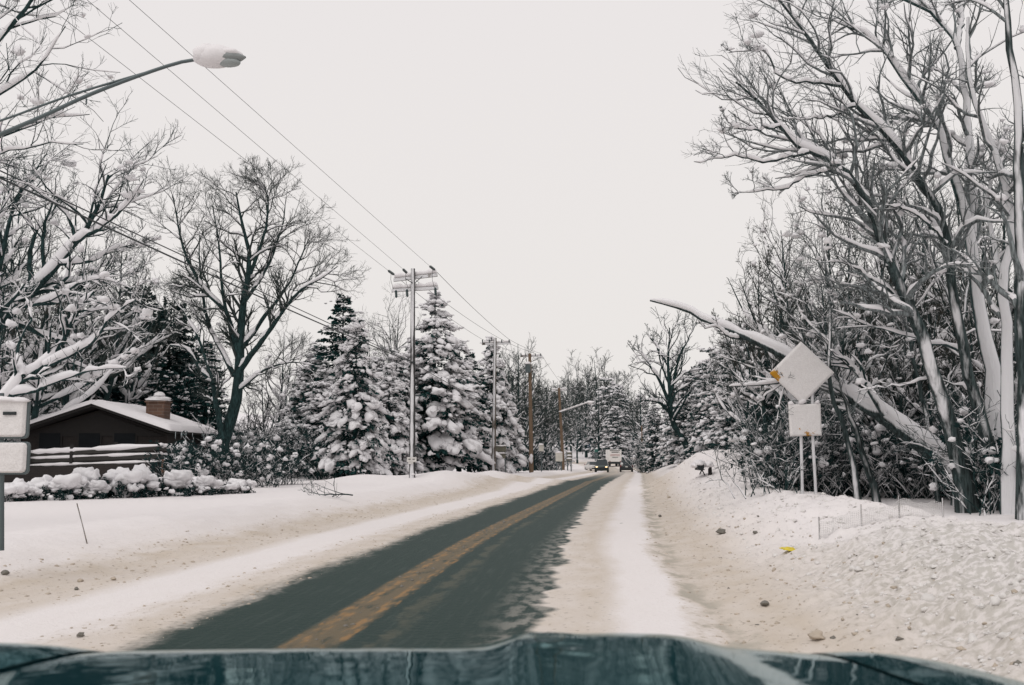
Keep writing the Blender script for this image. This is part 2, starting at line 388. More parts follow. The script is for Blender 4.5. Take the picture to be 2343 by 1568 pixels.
# ------------------------------------------------------------------ road and snow surface material (u = metres from the yellow line, v = metres along)
def m_road():
    k = NT("ploughed road"); uv = k.n("ShaderNodeUVMap"); uv.uv_map = "road"
    sx = k.n("ShaderNodeSeparateXYZ"); k.set(sx.inputs[0], uv.outputs[0]); t, s = sx.outputs[0], sx.outputs[1]
    def nz(a, b, sc=1.0, d=3.0, off=0.0): return k.noise(k.xyz(k.m_('MULTIPLY', t, a), k.m_('MULTIPLY', s, b), off), sc, d)
    def c0(n, amp): return k.m_('MULTIPLY', k.m_('SUBTRACT', n, .5), amp)
    n_lo = nz(1.2, .3, 1, 4); n_mid = nz(3.5, 1.6, 1, 4, 3); n_hi = nz(16, 14, 1, 4, 7); n_streak = nz(22, 1.1, 1, 5, 9); n_jag = nz(.8, 2.0, 1, 2, 5); n_jag2 = nz(1.2, .55, 1, 3, 15)
    td = k.m_('ADD', t, k.m_('ADD', c0(n_lo, .5), k.m_('ADD', c0(n_mid, .35), c0(n_hi, .22))))
    tj = k.m_('ADD', t, k.m_('ADD', c0(n_jag, .42), k.m_('ADD', c0(n_jag2, .5), c0(n_mid, .12))))
    redge = k.m_('SUBTRACT', 1.55, k.m_('MULTIPLY', k.ss(s, 10, 42), .5))
    A = k.m_('MULTIPLY', k.ss(td, -1.5, -1.12), k.m_('SUBTRACT', 1, k.ss(k.m_('SUBTRACT', tj, redge), -.03, .06)))
    A = k.m_('MULTIPLY', A, k.m_('SUBTRACT', 1, k.m_('MULTIPLY', k.ss(s, 58, 115), .72)))
    def P(v): return (v + 8) / 16
    D = k.ramp(k.m_('DIVIDE', k.m_('ADD', td, 8), 16), [(P(-8), .02), (P(-5.3), .04), (P(-4.5), .2), (P(-3.9), .75), (P(-3.1), .62), (P(-2.75), .1), (P(-2.1), .12), (P(-1.8), .55), (P(-1.2), .75),
                (P(1.5), .55), (P(2.0), .7), (P(2.3), .12), (P(2.75), .1), (P(2.98), .74), (P(3.6), .74), (P(4.2), .30), (P(5.0), .08), (P(6.6), .05), (P(8), .0)])
    Dn = k.m_('MULTIPLY', D, k.m_('ADD', .55, k.m_('MULTIPLY', n_mid, .9)))
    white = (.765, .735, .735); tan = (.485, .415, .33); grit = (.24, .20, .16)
    grit_shade = k.m_('MULTIPLY', k.m_('MULTIPLY', k.ss(t, 3.2, 4.6), k.m_('SUBTRACT', 1, k.ss(t, 6.0, 8.0))), k.m_('SUBTRACT', 1, k.ss(s, 8, 15)))
    white = k.mix(k.m_('MULTIPLY', grit_shade, k.m_('ADD', .25, k.ss(n_hi, .38, .62))), white, (.50, .485, .46))  # grey grit plus the churned snow's self-shadow, painted into the near bank
    snow = k.mix(Dn, white, tan)
    gr = k.m_('MULTIPLY', k.ss(n_hi, .60, .70), k.m_('MULTIPLY', D, 1.0), clamp=True)
    snow = k.mix(gr, snow, grit)
    wet = k.m_('MULTIPLY', k.m_('MULTIPLY', k.ss(td, 2.86, 3.0), k.m_('SUBTRACT', 1, k.ss(td, 3.1, 3.3))), k.ss(n_mid, .45, .6))
    snow = k.mix(k.m_('MULTIPLY', wet, .75), snow, (.36, .34, .29))
    fine = nz(60, 60, 1, 2, 2)
    asph = k.mix(fine, (.001, .012, .0105), (.016, .046, .039))
    asph = k.mix(k.m_('MULTIPLY', k.ss(n_streak, .5, .8), .26), asph, (.10, .125, .115))
    edge = k.m_('ADD', k.ss(td, -1.0, -1.5), k.m_('MULTIPLY', k.ss(t, 1.0, 1.5), .7), clamp=True)
    asph = k.mix(k.m_('MULTIPLY', edge, k.ss(nz(8, 3, 1, 4, 21), .4, .62)), asph, (.30, .29, .26))
    thin = k.m_('MULTIPLY', k.m_('SUBTRACT', 1, k.ss(k.m_('ABSOLUTE', k.m_('SUBTRACT', td, .46)), .02, .11)), k.ss(n_mid, .4, .6))
    asph = k.mix(k.m_('MULTIPLY', thin, .2), asph, (.25, .21, .14))
    ty = k.m_('ADD', t, k.m_('ADD', c0(n_mid, .05), c0(n_hi, .05)))
    def band(x, a, b, e=.02): return k.m_('MULTIPLY', k.ss(x, a - e, a + e), k.m_('SUBTRACT', 1, k.ss(x, b - e, b + e)))
    grime = k.m_('MULTIPLY', band(ty, -.22, .17, .05), k.ss(nz(9, 2.2, 1, 4, 4), .22, .5))
    asph = k.mix(k.m_('MULTIPLY', grime, .7), asph, (.175, .13, .075))
    yel = k.m_('MULTIPLY', k.m_('ADD', band(ty, -.22, -.06), band(ty, .07, .20), clamp=True), k.ss(nz(14, 3, 1, 5, 8), .44, .66))
    asph = k.mix(k.m_('MULTIPLY', yel, k.m_('SUBTRACT', .72, k.m_('MULTIPLY', k.ss(s, 14, 70), .4))), asph, (.31, .175, .065))
    peek = k.m_('MULTIPLY', k.m_('MULTIPLY', k.ss(t, 2.0, 2.06), k.m_('SUBTRACT', 1, k.ss(t, 2.34, 2.42))), k.ss(nz(4, 2.6, 1, 2, 31), .70, .74))
    A = k.m_('MAXIMUM', A, k.m_('MULTIPLY', peek, .8))
    col = k.mix(A, snow, asph)
    h = k.m_('ADD', k.m_('MULTIPLY', n_hi, .6), k.m_('MULTIPLY', fine, .4))
    k.bump(h, .55, .03)
    r = k.m_('SUBTRACT', .85, k.m_('MULTIPLY', A, .25))
    return k.fin(col, r, Specular_IOR_Level=.15)
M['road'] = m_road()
M['ground_snow'] = m_snow("ground snow", SNOW, .25, 5)

def strip(name, srows, tcols, fn_side):
    s, t = np.meshgrid(srows, tcols, indexing='ij')
    c = cl(srows)[:, None, :]; d = cl_dir(srows)[:, None, :]
    x = c[..., 0] + d[..., 1] * t; y = c[..., 1] - d[..., 0] * t
    z = height(x, y, s, t)
    if fn_side: z = z - .18 * sstep(np.abs(t), 12.6, 14)
    V = np.stack([x, y, z], -1).reshape(-1, 3); n, m = s.shape
    i = (np.arange(n - 1)[:, None] * m + np.arange(m - 1)[None]).ravel()
    Q = np.stack([i, i + 1, i + m + 1, i + m], 1)
    me = mesh_np(name, V, Q, M['road'])
    uvl = me.uv_layers.new(name="road"); li = np.empty(len(me.loops), np.int32); me.loops.foreach_get("vertex_index", li)
    uv = np.stack([t.ravel(), s.ravel()], 1)[li]; uvl.data.foreach_set("uv", uv.astype(np.float32).ravel())
    o = link(name, me); tag(o, kind='structure'); return o
def steps(a, b, d0, g):
    out = [a]
    while out[-1] < b: out.append(out[-1] + max(d0, d0 * (1 + g * max(0, out[-1] - 8))))
    return np.array(out)
srow = np.concatenate([np.arange(-9, 2.0, .5), steps(2.0, 300, .05, .16)])
tl = np.concatenate([np.linspace(-14, -8, 18)[:-1], np.linspace(-8, -3.3, 80)])
tm = np.linspace(-3.3, 3.2, 110)
tr = np.concatenate([np.linspace(3.2, 7.6, 100), np.linspace(7.6, 14, 26)[1:]])
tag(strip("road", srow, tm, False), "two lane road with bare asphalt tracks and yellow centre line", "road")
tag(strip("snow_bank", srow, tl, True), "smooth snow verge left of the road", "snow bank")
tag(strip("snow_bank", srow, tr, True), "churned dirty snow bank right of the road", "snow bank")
def outer_ground():
    def ax(c, inner, step, outer, g):
        v = [0.0]; d = step
        while v[-1] < outer:
            if v[-1] > inner: d *= g
            v.append(v[-1] + d)
        return np.array(v)
    a = ax(0, 45, .8, 900, 1.12); xs = np.concatenate([-a[::-1][:-1], a])
    ys = np.concatenate([-ax(0, 10, 1.5, 60, 1.3)[::-1][:-1], ax(0, 60, .8, 300, 1.008), 300 + ax(0, 40, 6, 1600, 1.15)[1:]])
    x, y = np.meshgrid(xs, ys, indexing='ij'); s, t = st_of(x.ravel(), y.ravel()); s = s.reshape(x.shape); t = t.reshape(x.shape)
    z = height(x, y, s, t, False) - .30 * (1 - sstep(np.abs(t), 12.6, 13.6)) * (s < 300)
    V = np.stack([x, y, z], -1).reshape(-1, 3); n, m = x.shape
    i = (np.arange(n - 1)[:, None] * m + np.arange(m - 1)[None]).ravel()
    o = link("ground", mesh_np("ground", V, np.stack([i, i + m, i + m + 1, i + 1], 1), M['ground_snow'])); tag(o, "snow covered lawn and woodland floor", "ground", kind='structure')
outer_ground()
def gz(x, y, fine=True): return float(height(np.array([x]), np.array([y]), fine=fine)[0])
def on_ground(px, py, it=30):
    """where the sight line through a measured point meets the ground"""
    d = ray(px, py); k = 3.0; prev = k
    while k < 400:
        p = np.array([0, 0, EYE]) + d * k
        if p[2] <= gz(p[0], p[1]):
            a, b = prev, k
            for _ in range(14):
                mmid = (a + b) / 2; p = np.array([0, 0, EYE]) + d * mmid
                if p[2] <= gz(p[0], p[1]): b = mmid
                else: a = mmid
            return np.array([p[0], p[1], gz(p[0], p[1])])
        prev = k; k *= 1.03
    return None

# ------------------------------------------------------------------ slush and snow clods
def clods(name, label, n, tlo, thi, slo, shi, rlo, rhi, mat, seed, dens=None):
    r = np.random.default_rng(seed); s = slo + (shi - slo) * r.random(n * 3) ** 1.8; t = r.uniform(tlo, thi, n * 3)
    keep = r.random(n * 3) < (dens(t, s) if dens else 1); s, t = s[keep][:n], t[keep][:n]
    c, d = cl(s), cl_dir(s); x = c[:, 0] + d[:, 1] * t; y = c[:, 1] - d[:, 0] * t; z = height(x, y, s, t)
    rad = rlo + (rhi - rlo) * r.random(len(s)) ** 3.5
    S = rad[:, None] * r.uniform(.7, 1.3, (len(s), 3)) * np.array([1, 1, .75])
    V, T = lumps(np.stack([x, y, z - rad * .15], 1), S, r, 2 if rhi > .04 else 1, .3, flat=.6)
    o = link(name, mesh_np(name, V, T, mat)); return tag(o, label, "snow clods", kind='stuff')
M['clod_tan'] = m_plain("sandy slush", (.44, .38, .31), .9, 0, .45, 9)
M['clod_dark'] = m_plain("dirty slush", (.17, .16, .14), .9, 0, .6, 11)
M['clod_white'] = m_plain("snow clod", (.66, .64, .62), .9, 0, .12, 9)
clods("slush_crumbs", "sandy slush crumbs strewn on the right road edge", 2600, 2.8, 6.0, 5, 60, .004, .028, M['clod_tan'], 1, lambda t, s: np.exp(-((t - 3.8) / 1.0) ** 2))
clods("slush_crumbs", "dark grit crumbs scattered on the right snow bank", 300, 2.9, 6.4, 5, 50, .004, .026, M['clod_dark'], 2)
clods("snow_clods", "white clods tumbled over the churned right bank", 6000, 3.6, 7.0, 5, 45, .006, .034, M['clod_white'], 3, lambda t, s: sstep(t, 3.6, 5))
clods("snow_clods", "larger snow lumps half buried in the right bank", 700, 4.0, 6.6, 6, 34, .015, .05, M['clod_white'], 8)
clods("slush_crumbs", "sandy crumbs along the left edge of the asphalt", 1800, -2.1, -1.15, 5, 70, .003, .022, M['clod_tan'], 4)
clods("slush_crumbs", "dirty crumbs along the foot of the left verge", 2400, -4.6, -2.9, 6, 70, .003, .028, M['clod_tan'], 5)
clods("slush_crumbs", "dark dirt crumbs lying on the yellow centre line", 1000, -.22, .12, 6, 60, .005, .026, M['clod_dark'], 6, lambda t, s: .15 + .85 * (vnoise(s * .35, t * 0, 7) > .5))
g_ch = "dirty ice chunks along the road edges"
for i, (px, py, r_, mt, lb) in enumerate([
    (185, 1458, .045, 'clod_dark', "round dark ice chunk on the white track left of the asphalt above the hood"),
    (12, 1315, .06, 'clod_dark', "grey ice chunk on the left verge at the left frame edge"),
    (183, 1332, .05, 'clod_tan', "sandy ice chunk left of a pair at the foot of the left verge"),
    (260, 1328, .05, 'clod_tan', "sandy ice chunk right of a pair at the foot of the left verge"),
    (175, 1350, .04, 'clod_dark', "low dark ice chunk just below the sandy pair on the left"),
    (1650, 1222, .11, 'clod_dark', "dark mossy ice chunk on the right bank left of the yellow rag"),
    (1728, 1222, .06, 'clod_dark', "small dark ice chunk between the mossy chunk and the yellow rag"),
    (1750, 1386, .06, 'clod_dark', "dark ice chunk mid way up the tan right road edge"),
    (1868, 1465, .09, 'clod_tan', "large sandy ice chunk right of the car hood"),
    (1510, 1183, .07, 'clod_dark', "flat dark ice chunk on the tan strip beside the right lane"),
    (1530, 1140, .09, 'clod_tan', "far sandy ice chunk on the tan strip below the mailbox")]):
    p = on_ground(px, py)
    rr = np.random.default_rng(50 + i); V, T = lumps([p + [0, 0, r_ * .3]], [[r_ * .66, r_ * .5, r_ * .42]], rr, 3, .16, flat=.7, freq=2.6)
    o = link("ice_chunk", mesh_np("ice_chunk", V - p, T, M[mt]), loc=p); tag(o, lb, "ice chunk", g_ch)

# ------------------------------------------------------------------ the car the picture is taken from
def own_car():
    k = NT("dark teal car paint"); p = k.obj(); n = k.noise(p, 140, 2); n2 = k.noise(p, 5, 4)
    sp = k.ss(n2, .45, .8)
    c = k.mix(k.m_('MULTIPLY', sp, .35), (.004, .020, .024), (.03, .055, .06))
    lw = k.n("ShaderNodeLayerWeight"); lw.inputs['Blend'].default_value = .5
    gl = k.n("ShaderNodeBsdfGlossy"); gl.inputs['Roughness'].default_value = .035; df = k.n("ShaderNodeBsdfDiffuse"); k.set(df.inputs['Color'], c)
    k.set(gl.inputs['Color'], k.mix(k.ss(lw.outputs['Facing'], .82, .98), (.065, .15, .16), (.55, .60, .60)))
    bp = k.n("ShaderNodeBump"); bp.inputs['Strength'].default_value = .07; bp.inputs['Distance'].default_value = .012; k.set(bp.inputs['Height'], k.noise(p, 11, 3)); k.set(gl.inputs['Normal'], bp.outputs[0])
    ad = k.n("ShaderNodeAddShader"); k.t.links.new(gl.outputs[0], ad.inputs[0]); k.t.links.new(df.outputs[0], ad.inputs[1]); k.t.links.new(ad.outputs[0], k.out.inputs[0]); paint = k.m
    root = empty("car", (-.2, 1.2, 0), "dark teal car at the bottom edge, only its hood and fenders seen", "car")
    px = [-700, -420, -250, -120, 0, 60, 140, 232, 236, 300, 500, 700, 900, 1060, 1110, 1150, 1185, 1210, 1240, 1300, 1400, 1500, 1545, 1590, 1640, 1700, 1780, 1850, 1854, 1900, 1950, 2010, 2080, 2140, 2200, 2260, 2400]
    py = [1560, 1488, 1473, 1470, 1471, 1473, 1479, 1491, 1494, 1491, 1487, 1484, 1482, 1481, 1478, 1466, 1454, 1449, 1450, 1452, 1450, 1452, 1457, 1468, 1480, 1486, 1492, 1497, 1495, 1493, 1492, 1497, 1508, 1522, 1540, 1562, 1660]
    V0 = 1.705; U = np.array([at(a, b, V0)[0] for a, b in zip(px, py)]); Z = np.array([at(a, b, V0)[2] for a, b in zip(px, py)])
    def surf(u, v, fen):
        zc = np.interp(u, U, Z)
        zs = np.interp(u, [-2, -.6, -.15, .3, 2], [1.012, 1.016, 1.024, 1.018, 1.0])
        if not fen:                                   # the power bulge softens towards the windscreen
            f = sstep(v, 1.05, 1.62); zc = zs + (zc - zs) * (.8 + .2 * f)
        q = np.maximum(v - 1.45, 0)
        drop = .085 * (v - V0) + .5 / .25 * (q ** 3 - (V0 - 1.45) ** 3) / 3
        return zc - drop
    uL, uR = at(233, 1490, V0)[0], at(1853, 1490, V0)[0]
    def sheet(name, ua, ub, fen, va=.62, vb=1.98, nu=90):
        u = np.linspace(ua, ub, nu); v = np.linspace(va, vb, 70); uu, vv = np.meshgrid(u, v, indexing='ij')
        zz = surf(uu, vv, fen)
        r2 = np.random.default_rng(4)
        if name == 'hood': zz = zz + .0011 * fbm(uu * 9, vv * 7, 41, 3) + np.where((uu > .0) & (uu < .12), 1, 0) * .006 * fbm(uu * 22, vv * 16, 43, 3) * sstep(vv, 1.2, 1.5) * sstep(uu, 0, .03) * (1 - sstep(uu, .08, .12))
        top = np.stack([uu, vv, zz], -1); bot = top - [0, 0, .02]
        n, m = uu.shape; i = (np.arange(n - 1)[:, None] * m + np.arange(m - 1)[None]).ravel()
        Q = np.stack([i, i + m, i + m + 1, i + 1], 1); b = n * m
        edge = np.concatenate([np.arange(m), m * np.arange(1, n) + m - 1, (n - 1) * m + np.arange(m - 2, -1, -1), m * np.arange(n - 2, 0, -1)])
        e2 = np.roll(edge, -1); g = Geo(); skirt = Q[:, ::-1] + b
        r0 = np.array(root.location); g.add(top.reshape(-1, 3) - r0, Q).add(np.concatenate([top.reshape(-1, 3) - [0, 0, .002], bot.reshape(-1, 3)]) - r0, [skirt, np.stack([edge, e2, e2 + b, edge + b], 1)])
        return part(name, g, paint, root, True)
    sheet("hood", uL + .004, uR - .004, False)
    sheet("fender", uL - .28, uL - .004, True, nu=40); sheet("fender", uR + .004, uR + .30, True, nu=40)
    g = Geo(); R0 = np.array(root.location)
    for a, b in ((uL - .28, uL - .26), (uR + .28, uR + .30)):
        g.box((np.array([(a + b) / 2, 1.3, .66]) - R0), (.02, 1.3, .34))
    part("fender_side", g, paint, root, False, .008)
    part("bumper", Geo().box(np.array([(uL + uR) / 2, 2.02, .52]) - R0, (1.7, .16, .34)), paint, root, False, .05)
    part('grille', Geo().box(np.array([(uL + uR) / 2, 1.955, .76]) - R0, (uR - uL + .5, .03, .30)), M['dark_metal'], root, False, .01)
    for a in (uL - .16, uR + .18):
        w = part("wheel", Geo().cyl(np.array([a - .1, 1.35, .31]) - R0, np.array([a + .1, 1.35, .31]) - R0, .31, sides=28), M['rubber'], root)
own_car()
# ------------------------------------------------------------------ bare trees
def nrm(v): return v / (np.linalg.norm(v, axis=-1, keepdims=True) + 1e-9)
def sample(P, R, i, f):
    n = P.shape[1]; q = f * (n - 1); a = np.minimum(q.astype(int), n - 2); w = (q - a)[:, None]
    return P[i, a] * (1 - w) + P[i, a + 1] * w, nrm(P[i, a + 1] - P[i, a]), R[i, a] * (1 - w[:, 0]) + R[i, a + 1] * w[:, 0]
def plen(P): return np.linalg.norm(np.diff(P, axis=1), axis=2).sum(1)
def spawn(P, R, rng, k, f0=.2, f1=1.0, ang=(25, 60), lf=(.35, .65), rf=.6, n=6, wig=.16, trop=(0, 0, .25), rmin=.003, lmin=0, lmax=99, tipr=.25, flatten=0.0):
    """k side branches from each parent branch"""
    N = len(P); L = plen(P)
    kk = rng.poisson(k, N) if np.isscalar(k) else rng.poisson(k)
    i = np.repeat(np.arange(N), kk)
    if len(i) == 0: return np.zeros((0, n, 3)), np.zeros((0, n))
    f = f0 + (f1 - f0) * rng.random(len(i)) ** .85
    p, t, r = sample(P, R, i, f)
    pv = rng.normal(size=(len(i), 3)); pv -= t * (pv * t).sum(1, keepdims=True); pv = nrm(pv)
    a = np.radians(rng.uniform(ang[0], ang[1], len(i)))[:, None]
    d = nrm(np.cos(a) * t + np.sin(a) * pv + np.array(trop) * .6)
    l = np.clip(L[i] * rng.uniform(lf[0], lf[1], len(i)) * (1.15 - .6 * f), lmin, lmax)
    r0 = np.maximum(np.minimum(r * rf, .04 * l + .004), rmin)
    return grow(p, d, l, r0, rng, n, wig, trop, rmin * .7, tipr)
def grow(p, d, l, r0, rng, n=6, wig=.16, trop=(0, 0, .2), rmin=.002, tipr=.25):
    N = len(p); out = [p]; cur = p.copy(); dr = d.copy(); st = (l / (n - 1))[:, None]
    for _ in range(n - 1):
        dr = nrm(dr + rng.normal(size=(N, 3)) * wig + np.array(trop) * (1.2 / n)); cur = cur + dr * st; out.append(cur)
    P = np.stack(out, 1); R = np.maximum(r0[:, None] * np.linspace(1, tipr, n)[None], rmin)
    return P, R
def snow_on(P, R, rng, thick=.05, cover=.6, sides=5, steep=.35):
    """a ridge of settled snow along the top of each branch"""
    if len(P) == 0: return np.zeros((0, 3)), np.zeros((0, 4), int)
    N, n, _ = P.shape; T = nrm(np.gradient(P, axis=1)); hf = np.sqrt(np.clip(1 - T[..., 2] ** 2, 0, 1))
    ph = rng.uniform(0, 6.28, (N, 1)); fr = rng.uniform(.6, 2.2, (N, 1)); x = np.arange(n)[None] * fr + ph
    w = .5 + .3 * np.sin(x) + .25 * np.sin(2.3 * x + 1) + rng.normal(size=(N, n)) * .22 + (cover - .5)
    w = np.clip(w * 1.9 - .12, 0, 1.25) * sstep(hf, steep, steep + .35)
    w[:, 0] *= .6; w[:, -1] *= .25
    h = thick * w * np.clip(.25 + R / .04, .25, 1.5)
    rr = np.maximum(R * .78 * (w > .05) + h * .55, .0) * np.clip(w * 2, 0, 1)
    C = P.copy(); C[..., 2] += R * .55 + h * .45
    C = C + nrm(np.cross(T, np.cross(np.broadcast_to([0, 0, 1.], T.shape), T))) * 0
    ok = w.max(1) > .15
    return tubes(C[ok], rr[ok], sides)
def spline(pts, n):
    c = catmull(np.asarray(pts, float), 12); s = np.concatenate([[0], np.cumsum(np.linalg.norm(np.diff(c, axis=0), axis=1))])
    q = np.linspace(0, s[-1], n); return np.stack([np.interp(q, s, c[:, j]) for j in range(3)], 1)
def limb(pts, Y, r0, r1, n=14, rng=None, jit=.0, taper=1.0):
    """a limb through measured points; Y = one depth, or start and end depth"""
    Y = np.linspace(Y[0], Y[1], len(pts)) if np.ndim(Y) else np.full(len(pts), float(Y))
    P = spline([at(a, b, y) for (a, b), y in zip(pts, Y)], n)
    if rng is not None: P[1:-1] += rng.normal(size=(n - 2, 3)) * jit
    return P, r0 + (r1 - r0) * np.linspace(0, 1, n) ** taper
def finish_tree(name, label, cat, base, limbs, brs, group=None, bark='bark', twig='twig', thick=.05, cover=.55, clump=0, seed=0, extra=None, sides=8, snowlev=1, trunk_snow=True):
    rng = np.random.default_rng(seed); root = empty(name, base, label, cat, group); b = np.array(base, float); limbs[0][0][0, 2] -= .5; limbs[0][1][:2] *= np.array([1.45, 1.12])
    g = Geo()
    for P, R in limbs: g.add(*tubes((P - b)[None], R[None], sides))
    part("trunk", g, M[bark], root, True)
    g = Geo()
    for P, R in brs:
        if len(P): g.add(*tubes(P - b, R, 5 if R[:, 0].max() > .03 else 3))
    part("crown", g, M[twig], root, True)
    g = Geo()
    if trunk_snow:
        for P, R in limbs: g.add(*snow_on((P - b)[None], R[None], rng, thick * 1.5, cover + .15, 6))
    for q, (P, R) in enumerate(brs):
        if q < snowlev: g.add(*snow_on(P - b, R, rng, thick * (1 if q < 1 else .6), cover - .12 * q, 4 if q else 5))
    if clump and len(brs) > 1:
        P, R = brs[0]; P2, R2 = brs[1]; PP = [P.reshape(-1, 3), P2.reshape(-1, 3)]; PP = np.concatenate(PP); c = PP[rng.integers(0, len(PP), clump)] - b
        sz = rng.uniform(.5, 1.6, clump)[:, None] * thick * np.array([1.9, 1.4, 1.25]); g.add(*lumps(c + [0, 0, thick], sz, rng, 2, .28, flat=.75))
    if extra: extra(g, rng)
    if g.n: part("snow_load", g, M['branch_snow'], root, True)
    return root
def branchwork(limbs, rng, k=(6, 5, 4), lf=((.35, .6), (.35, .6), (.3, .6)), wig=.16, trop=(0, 0, .22), rmin=(.012, .006, .004), f0=.25, n=(7, 5, 4), ang=(28, 62), lmax=(4, 2, 1)):
    """levels of branches on a set of limbs; limbs are resampled to one length"""
    P = np.stack([p for p, r in limbs]); R = np.stack([r for p, r in limbs]); out = []
    for q in range(len(k)):
        kk = k[q] if q else np.maximum(k[0] * plen(P) / np.mean(plen(P)), 1)
        P, R = spawn(P, R, rng, kk, f0 if q == 0 else .2, 1.0, ang, lf[q], .62, n[q], wig, trop, rmin[q], lmax=lmax[q]); out.append((P, R))
    return out

# -- the snow plastered tree group at the right edge, each trunk a tree
Y0 = 18.5
def right_trees():
    G = "tall snow plastered trees at the right edge"
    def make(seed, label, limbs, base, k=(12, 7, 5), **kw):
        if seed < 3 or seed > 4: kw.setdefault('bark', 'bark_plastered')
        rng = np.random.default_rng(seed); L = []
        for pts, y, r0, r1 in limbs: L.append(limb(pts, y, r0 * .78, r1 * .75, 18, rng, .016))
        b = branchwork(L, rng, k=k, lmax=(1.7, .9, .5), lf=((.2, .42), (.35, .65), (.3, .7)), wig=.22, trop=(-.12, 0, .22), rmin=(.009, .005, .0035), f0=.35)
        return finish_tree("bare_tree", label, "tree", base, L, b, G, kw.pop('bark', 'bark_half'), 'twig_frost_haze', thick=.036, cover=.42, clump=22, seed=seed, sides=10, **kw)
    make(1, "leaning bare tree with a thick dark foot, its snowy limbs reaching farthest left", [
        ([(2216, 1160), (2183, 998), (2140, 873), (2105, 753), (2045, 620), (1990, 480), (1922, 383), (1843, 345), (1793, 308), (1768, 265), (1725, 222), (1684, 188)], (18.4, 16.8), .21, .022),
        ([(1850, 349), (1790, 362), (1747, 368), (1684, 356), (1640, 362), (1588, 370)], (17.2, 16.6), .045, .008),
        ([(1926, 389), (1855, 399), (1797, 427), (1734, 437), (1684, 440)], (17.4, 17.8), .05, .008),
        ([(1782, 289), (1722, 297), (1684, 289), (1655, 266)], (17.0, 16.5), .035, .008),
        ([(2032, 609), (2005, 520), (1985, 430), (1975, 330), (1950, 250)], (17.8, 18.6), .09, .02),
        ([(2120, 800), (2060, 690), (2000, 640), (1930, 600), (1870, 600)], (18.2, 17.6), .05, .01)], onz(2216, 1158, .42))
    make(2, "bare tree with one long snow covered limb curving up to the top edge", [
        ([(2290, 1150), (2257, 978), (2226, 896), (2199, 764), (2172, 620), (2158, 500), (2090, 389), (2027, 310), (1956, 234), (1914, 180), (1872, 117), (1822, 54), (1775, -10)], (18.6, 17.2), .16, .03),
        ([(1956, 243), (1893, 268), (1839, 272), (1797, 272)], (17.6, 17.2), .035, .01),
        ([(1922, 197), (1880, 190), (1839, 188), (1780, 172), (1751, 117), (1667, 121)], (17.4, 17.0), .04, .008),
        ([(2230, 896), (2148, 869), (2060, 880), (1960, 897)], (18.4, 18.4), .030, .008),
        ([(2165, 560), (2110, 500), (2040, 470), (1990, 480)], (17.9, 17.4), .04, .012)], onz(2290, 1150, .42))
    make(3, "broad forked tree with a wide band of plastered snow down its trunk", [
        ([(2290, 1130), (2284, 1040), (2272, 881), (2245, 726), (2226, 609), (2212, 500), (2173, 376), (2140, 268), (2060, 167), (1998, 88), (1914, 50)], (19.2, 18.6), .24, .03),
        ([(2222, 570), (2228, 470), (2222, 397), (2207, 209), (2190, 105), (2140, 33), (2060, -6)], (19.0, 19.0), .13, .05),
        ([(2190, 110), (2199, 40), (2203, -40)], (19.0, 19.4), .08, .06),
        ([(2040, 130), (2031, 90), (2002, 33), (1981, -20)], (18.6, 18.8), .05, .03),
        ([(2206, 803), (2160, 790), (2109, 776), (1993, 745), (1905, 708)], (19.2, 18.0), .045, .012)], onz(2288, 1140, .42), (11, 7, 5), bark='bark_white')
    make(4, "pale forked tree close to the right frame edge with a steep snow filled crotch", [
        ([(2312, 1150), (2307, 1040), (2303, 803), (2294, 660), (2318, 500), (2284, 376), (2236, 251), (2216, 150), (2215, 40)], (17.6, 17.2), .17, .035),
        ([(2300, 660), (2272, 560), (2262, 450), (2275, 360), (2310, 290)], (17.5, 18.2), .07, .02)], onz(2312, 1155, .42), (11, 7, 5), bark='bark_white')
    make(5, "dark straight tree cut by the right frame edge", [
        ([(2352, 1150), (2346, 900), (2340, 660), (2333, 460), (2329, 209), (2312, 100), (2300, -20)], (16.6, 16.6), .20, .06),
        ([(2336, 500), (2380, 380), (2400, 200), (2390, 20)], (16.6, 16.0), .09, .04)], onz(2352, 1160, .42), (7, 6, 4))
    # slimmer trees standing between
    make(6, "slim dark tree rising behind the top of the diamond sign", [
        ([(1962, 1100), (1925, 960), (1898, 881), (1902, 745), (1888, 609), (1870, 500)], (20.5, 20.5), .075, .02)], onz(1962, 1120, .42), (16, 6, 4))
    make(7, "slim snow streaked trunk leaning left just right of the sign plates", [
        ([(2010, 1140), (1975, 1040), (1940, 930), (1915, 860), (1885, 760), (1840, 690)], (21.6, 21.2), .10, .02)], onz(2012, 1145, .42), (14, 6, 4))
    make(8, "thin upright tree between the leaning tree and the fallen looking log", [
        ([(2150, 1130), (2120, 960), (2085, 800), (2060, 650), (2020, 480), (2000, 400)], (21.5, 21.5), .07, .02)], onz(2150, 1130, .42), (16, 6, 4))
    make(9, "thin tree with many twigs half hidden behind the forked trunks", [
        ([(2245, 1120), (2225, 900), (2180, 700), (2110, 540), (2050, 400)], (22.5, 22), .08, .02),
        ([(2200, 760), (2230, 560), (2260, 380)], (22.3, 23), .05, .015)], onz(2245, 1120, .42), (16, 6, 4))
    # the big leaning log
    rng = np.random.default_rng(77)
    L = [limb([(2212, 1150), (2183, 1079), (2090, 1000), (2012, 943), (1919, 892), (1779, 803), (1682, 761), (1620, 735), (1546, 702), (1488, 687)], (20.4, 22.8), .225, .03, 26, rng, .012)]
    st = [limb([(2024, 950), (1966, 860), (1915, 811), (1876, 764)], (20.8, 20.6), .07, .02, 26), limb([(1700, 775), (1668, 770), (1640, 748), (1612, 752)], (22, 21.8), .04, .01, 26), limb([(1860, 860), (1800, 872), (1740, 880), (1668, 884)], (21, 20.5), .05, .012, 26)]
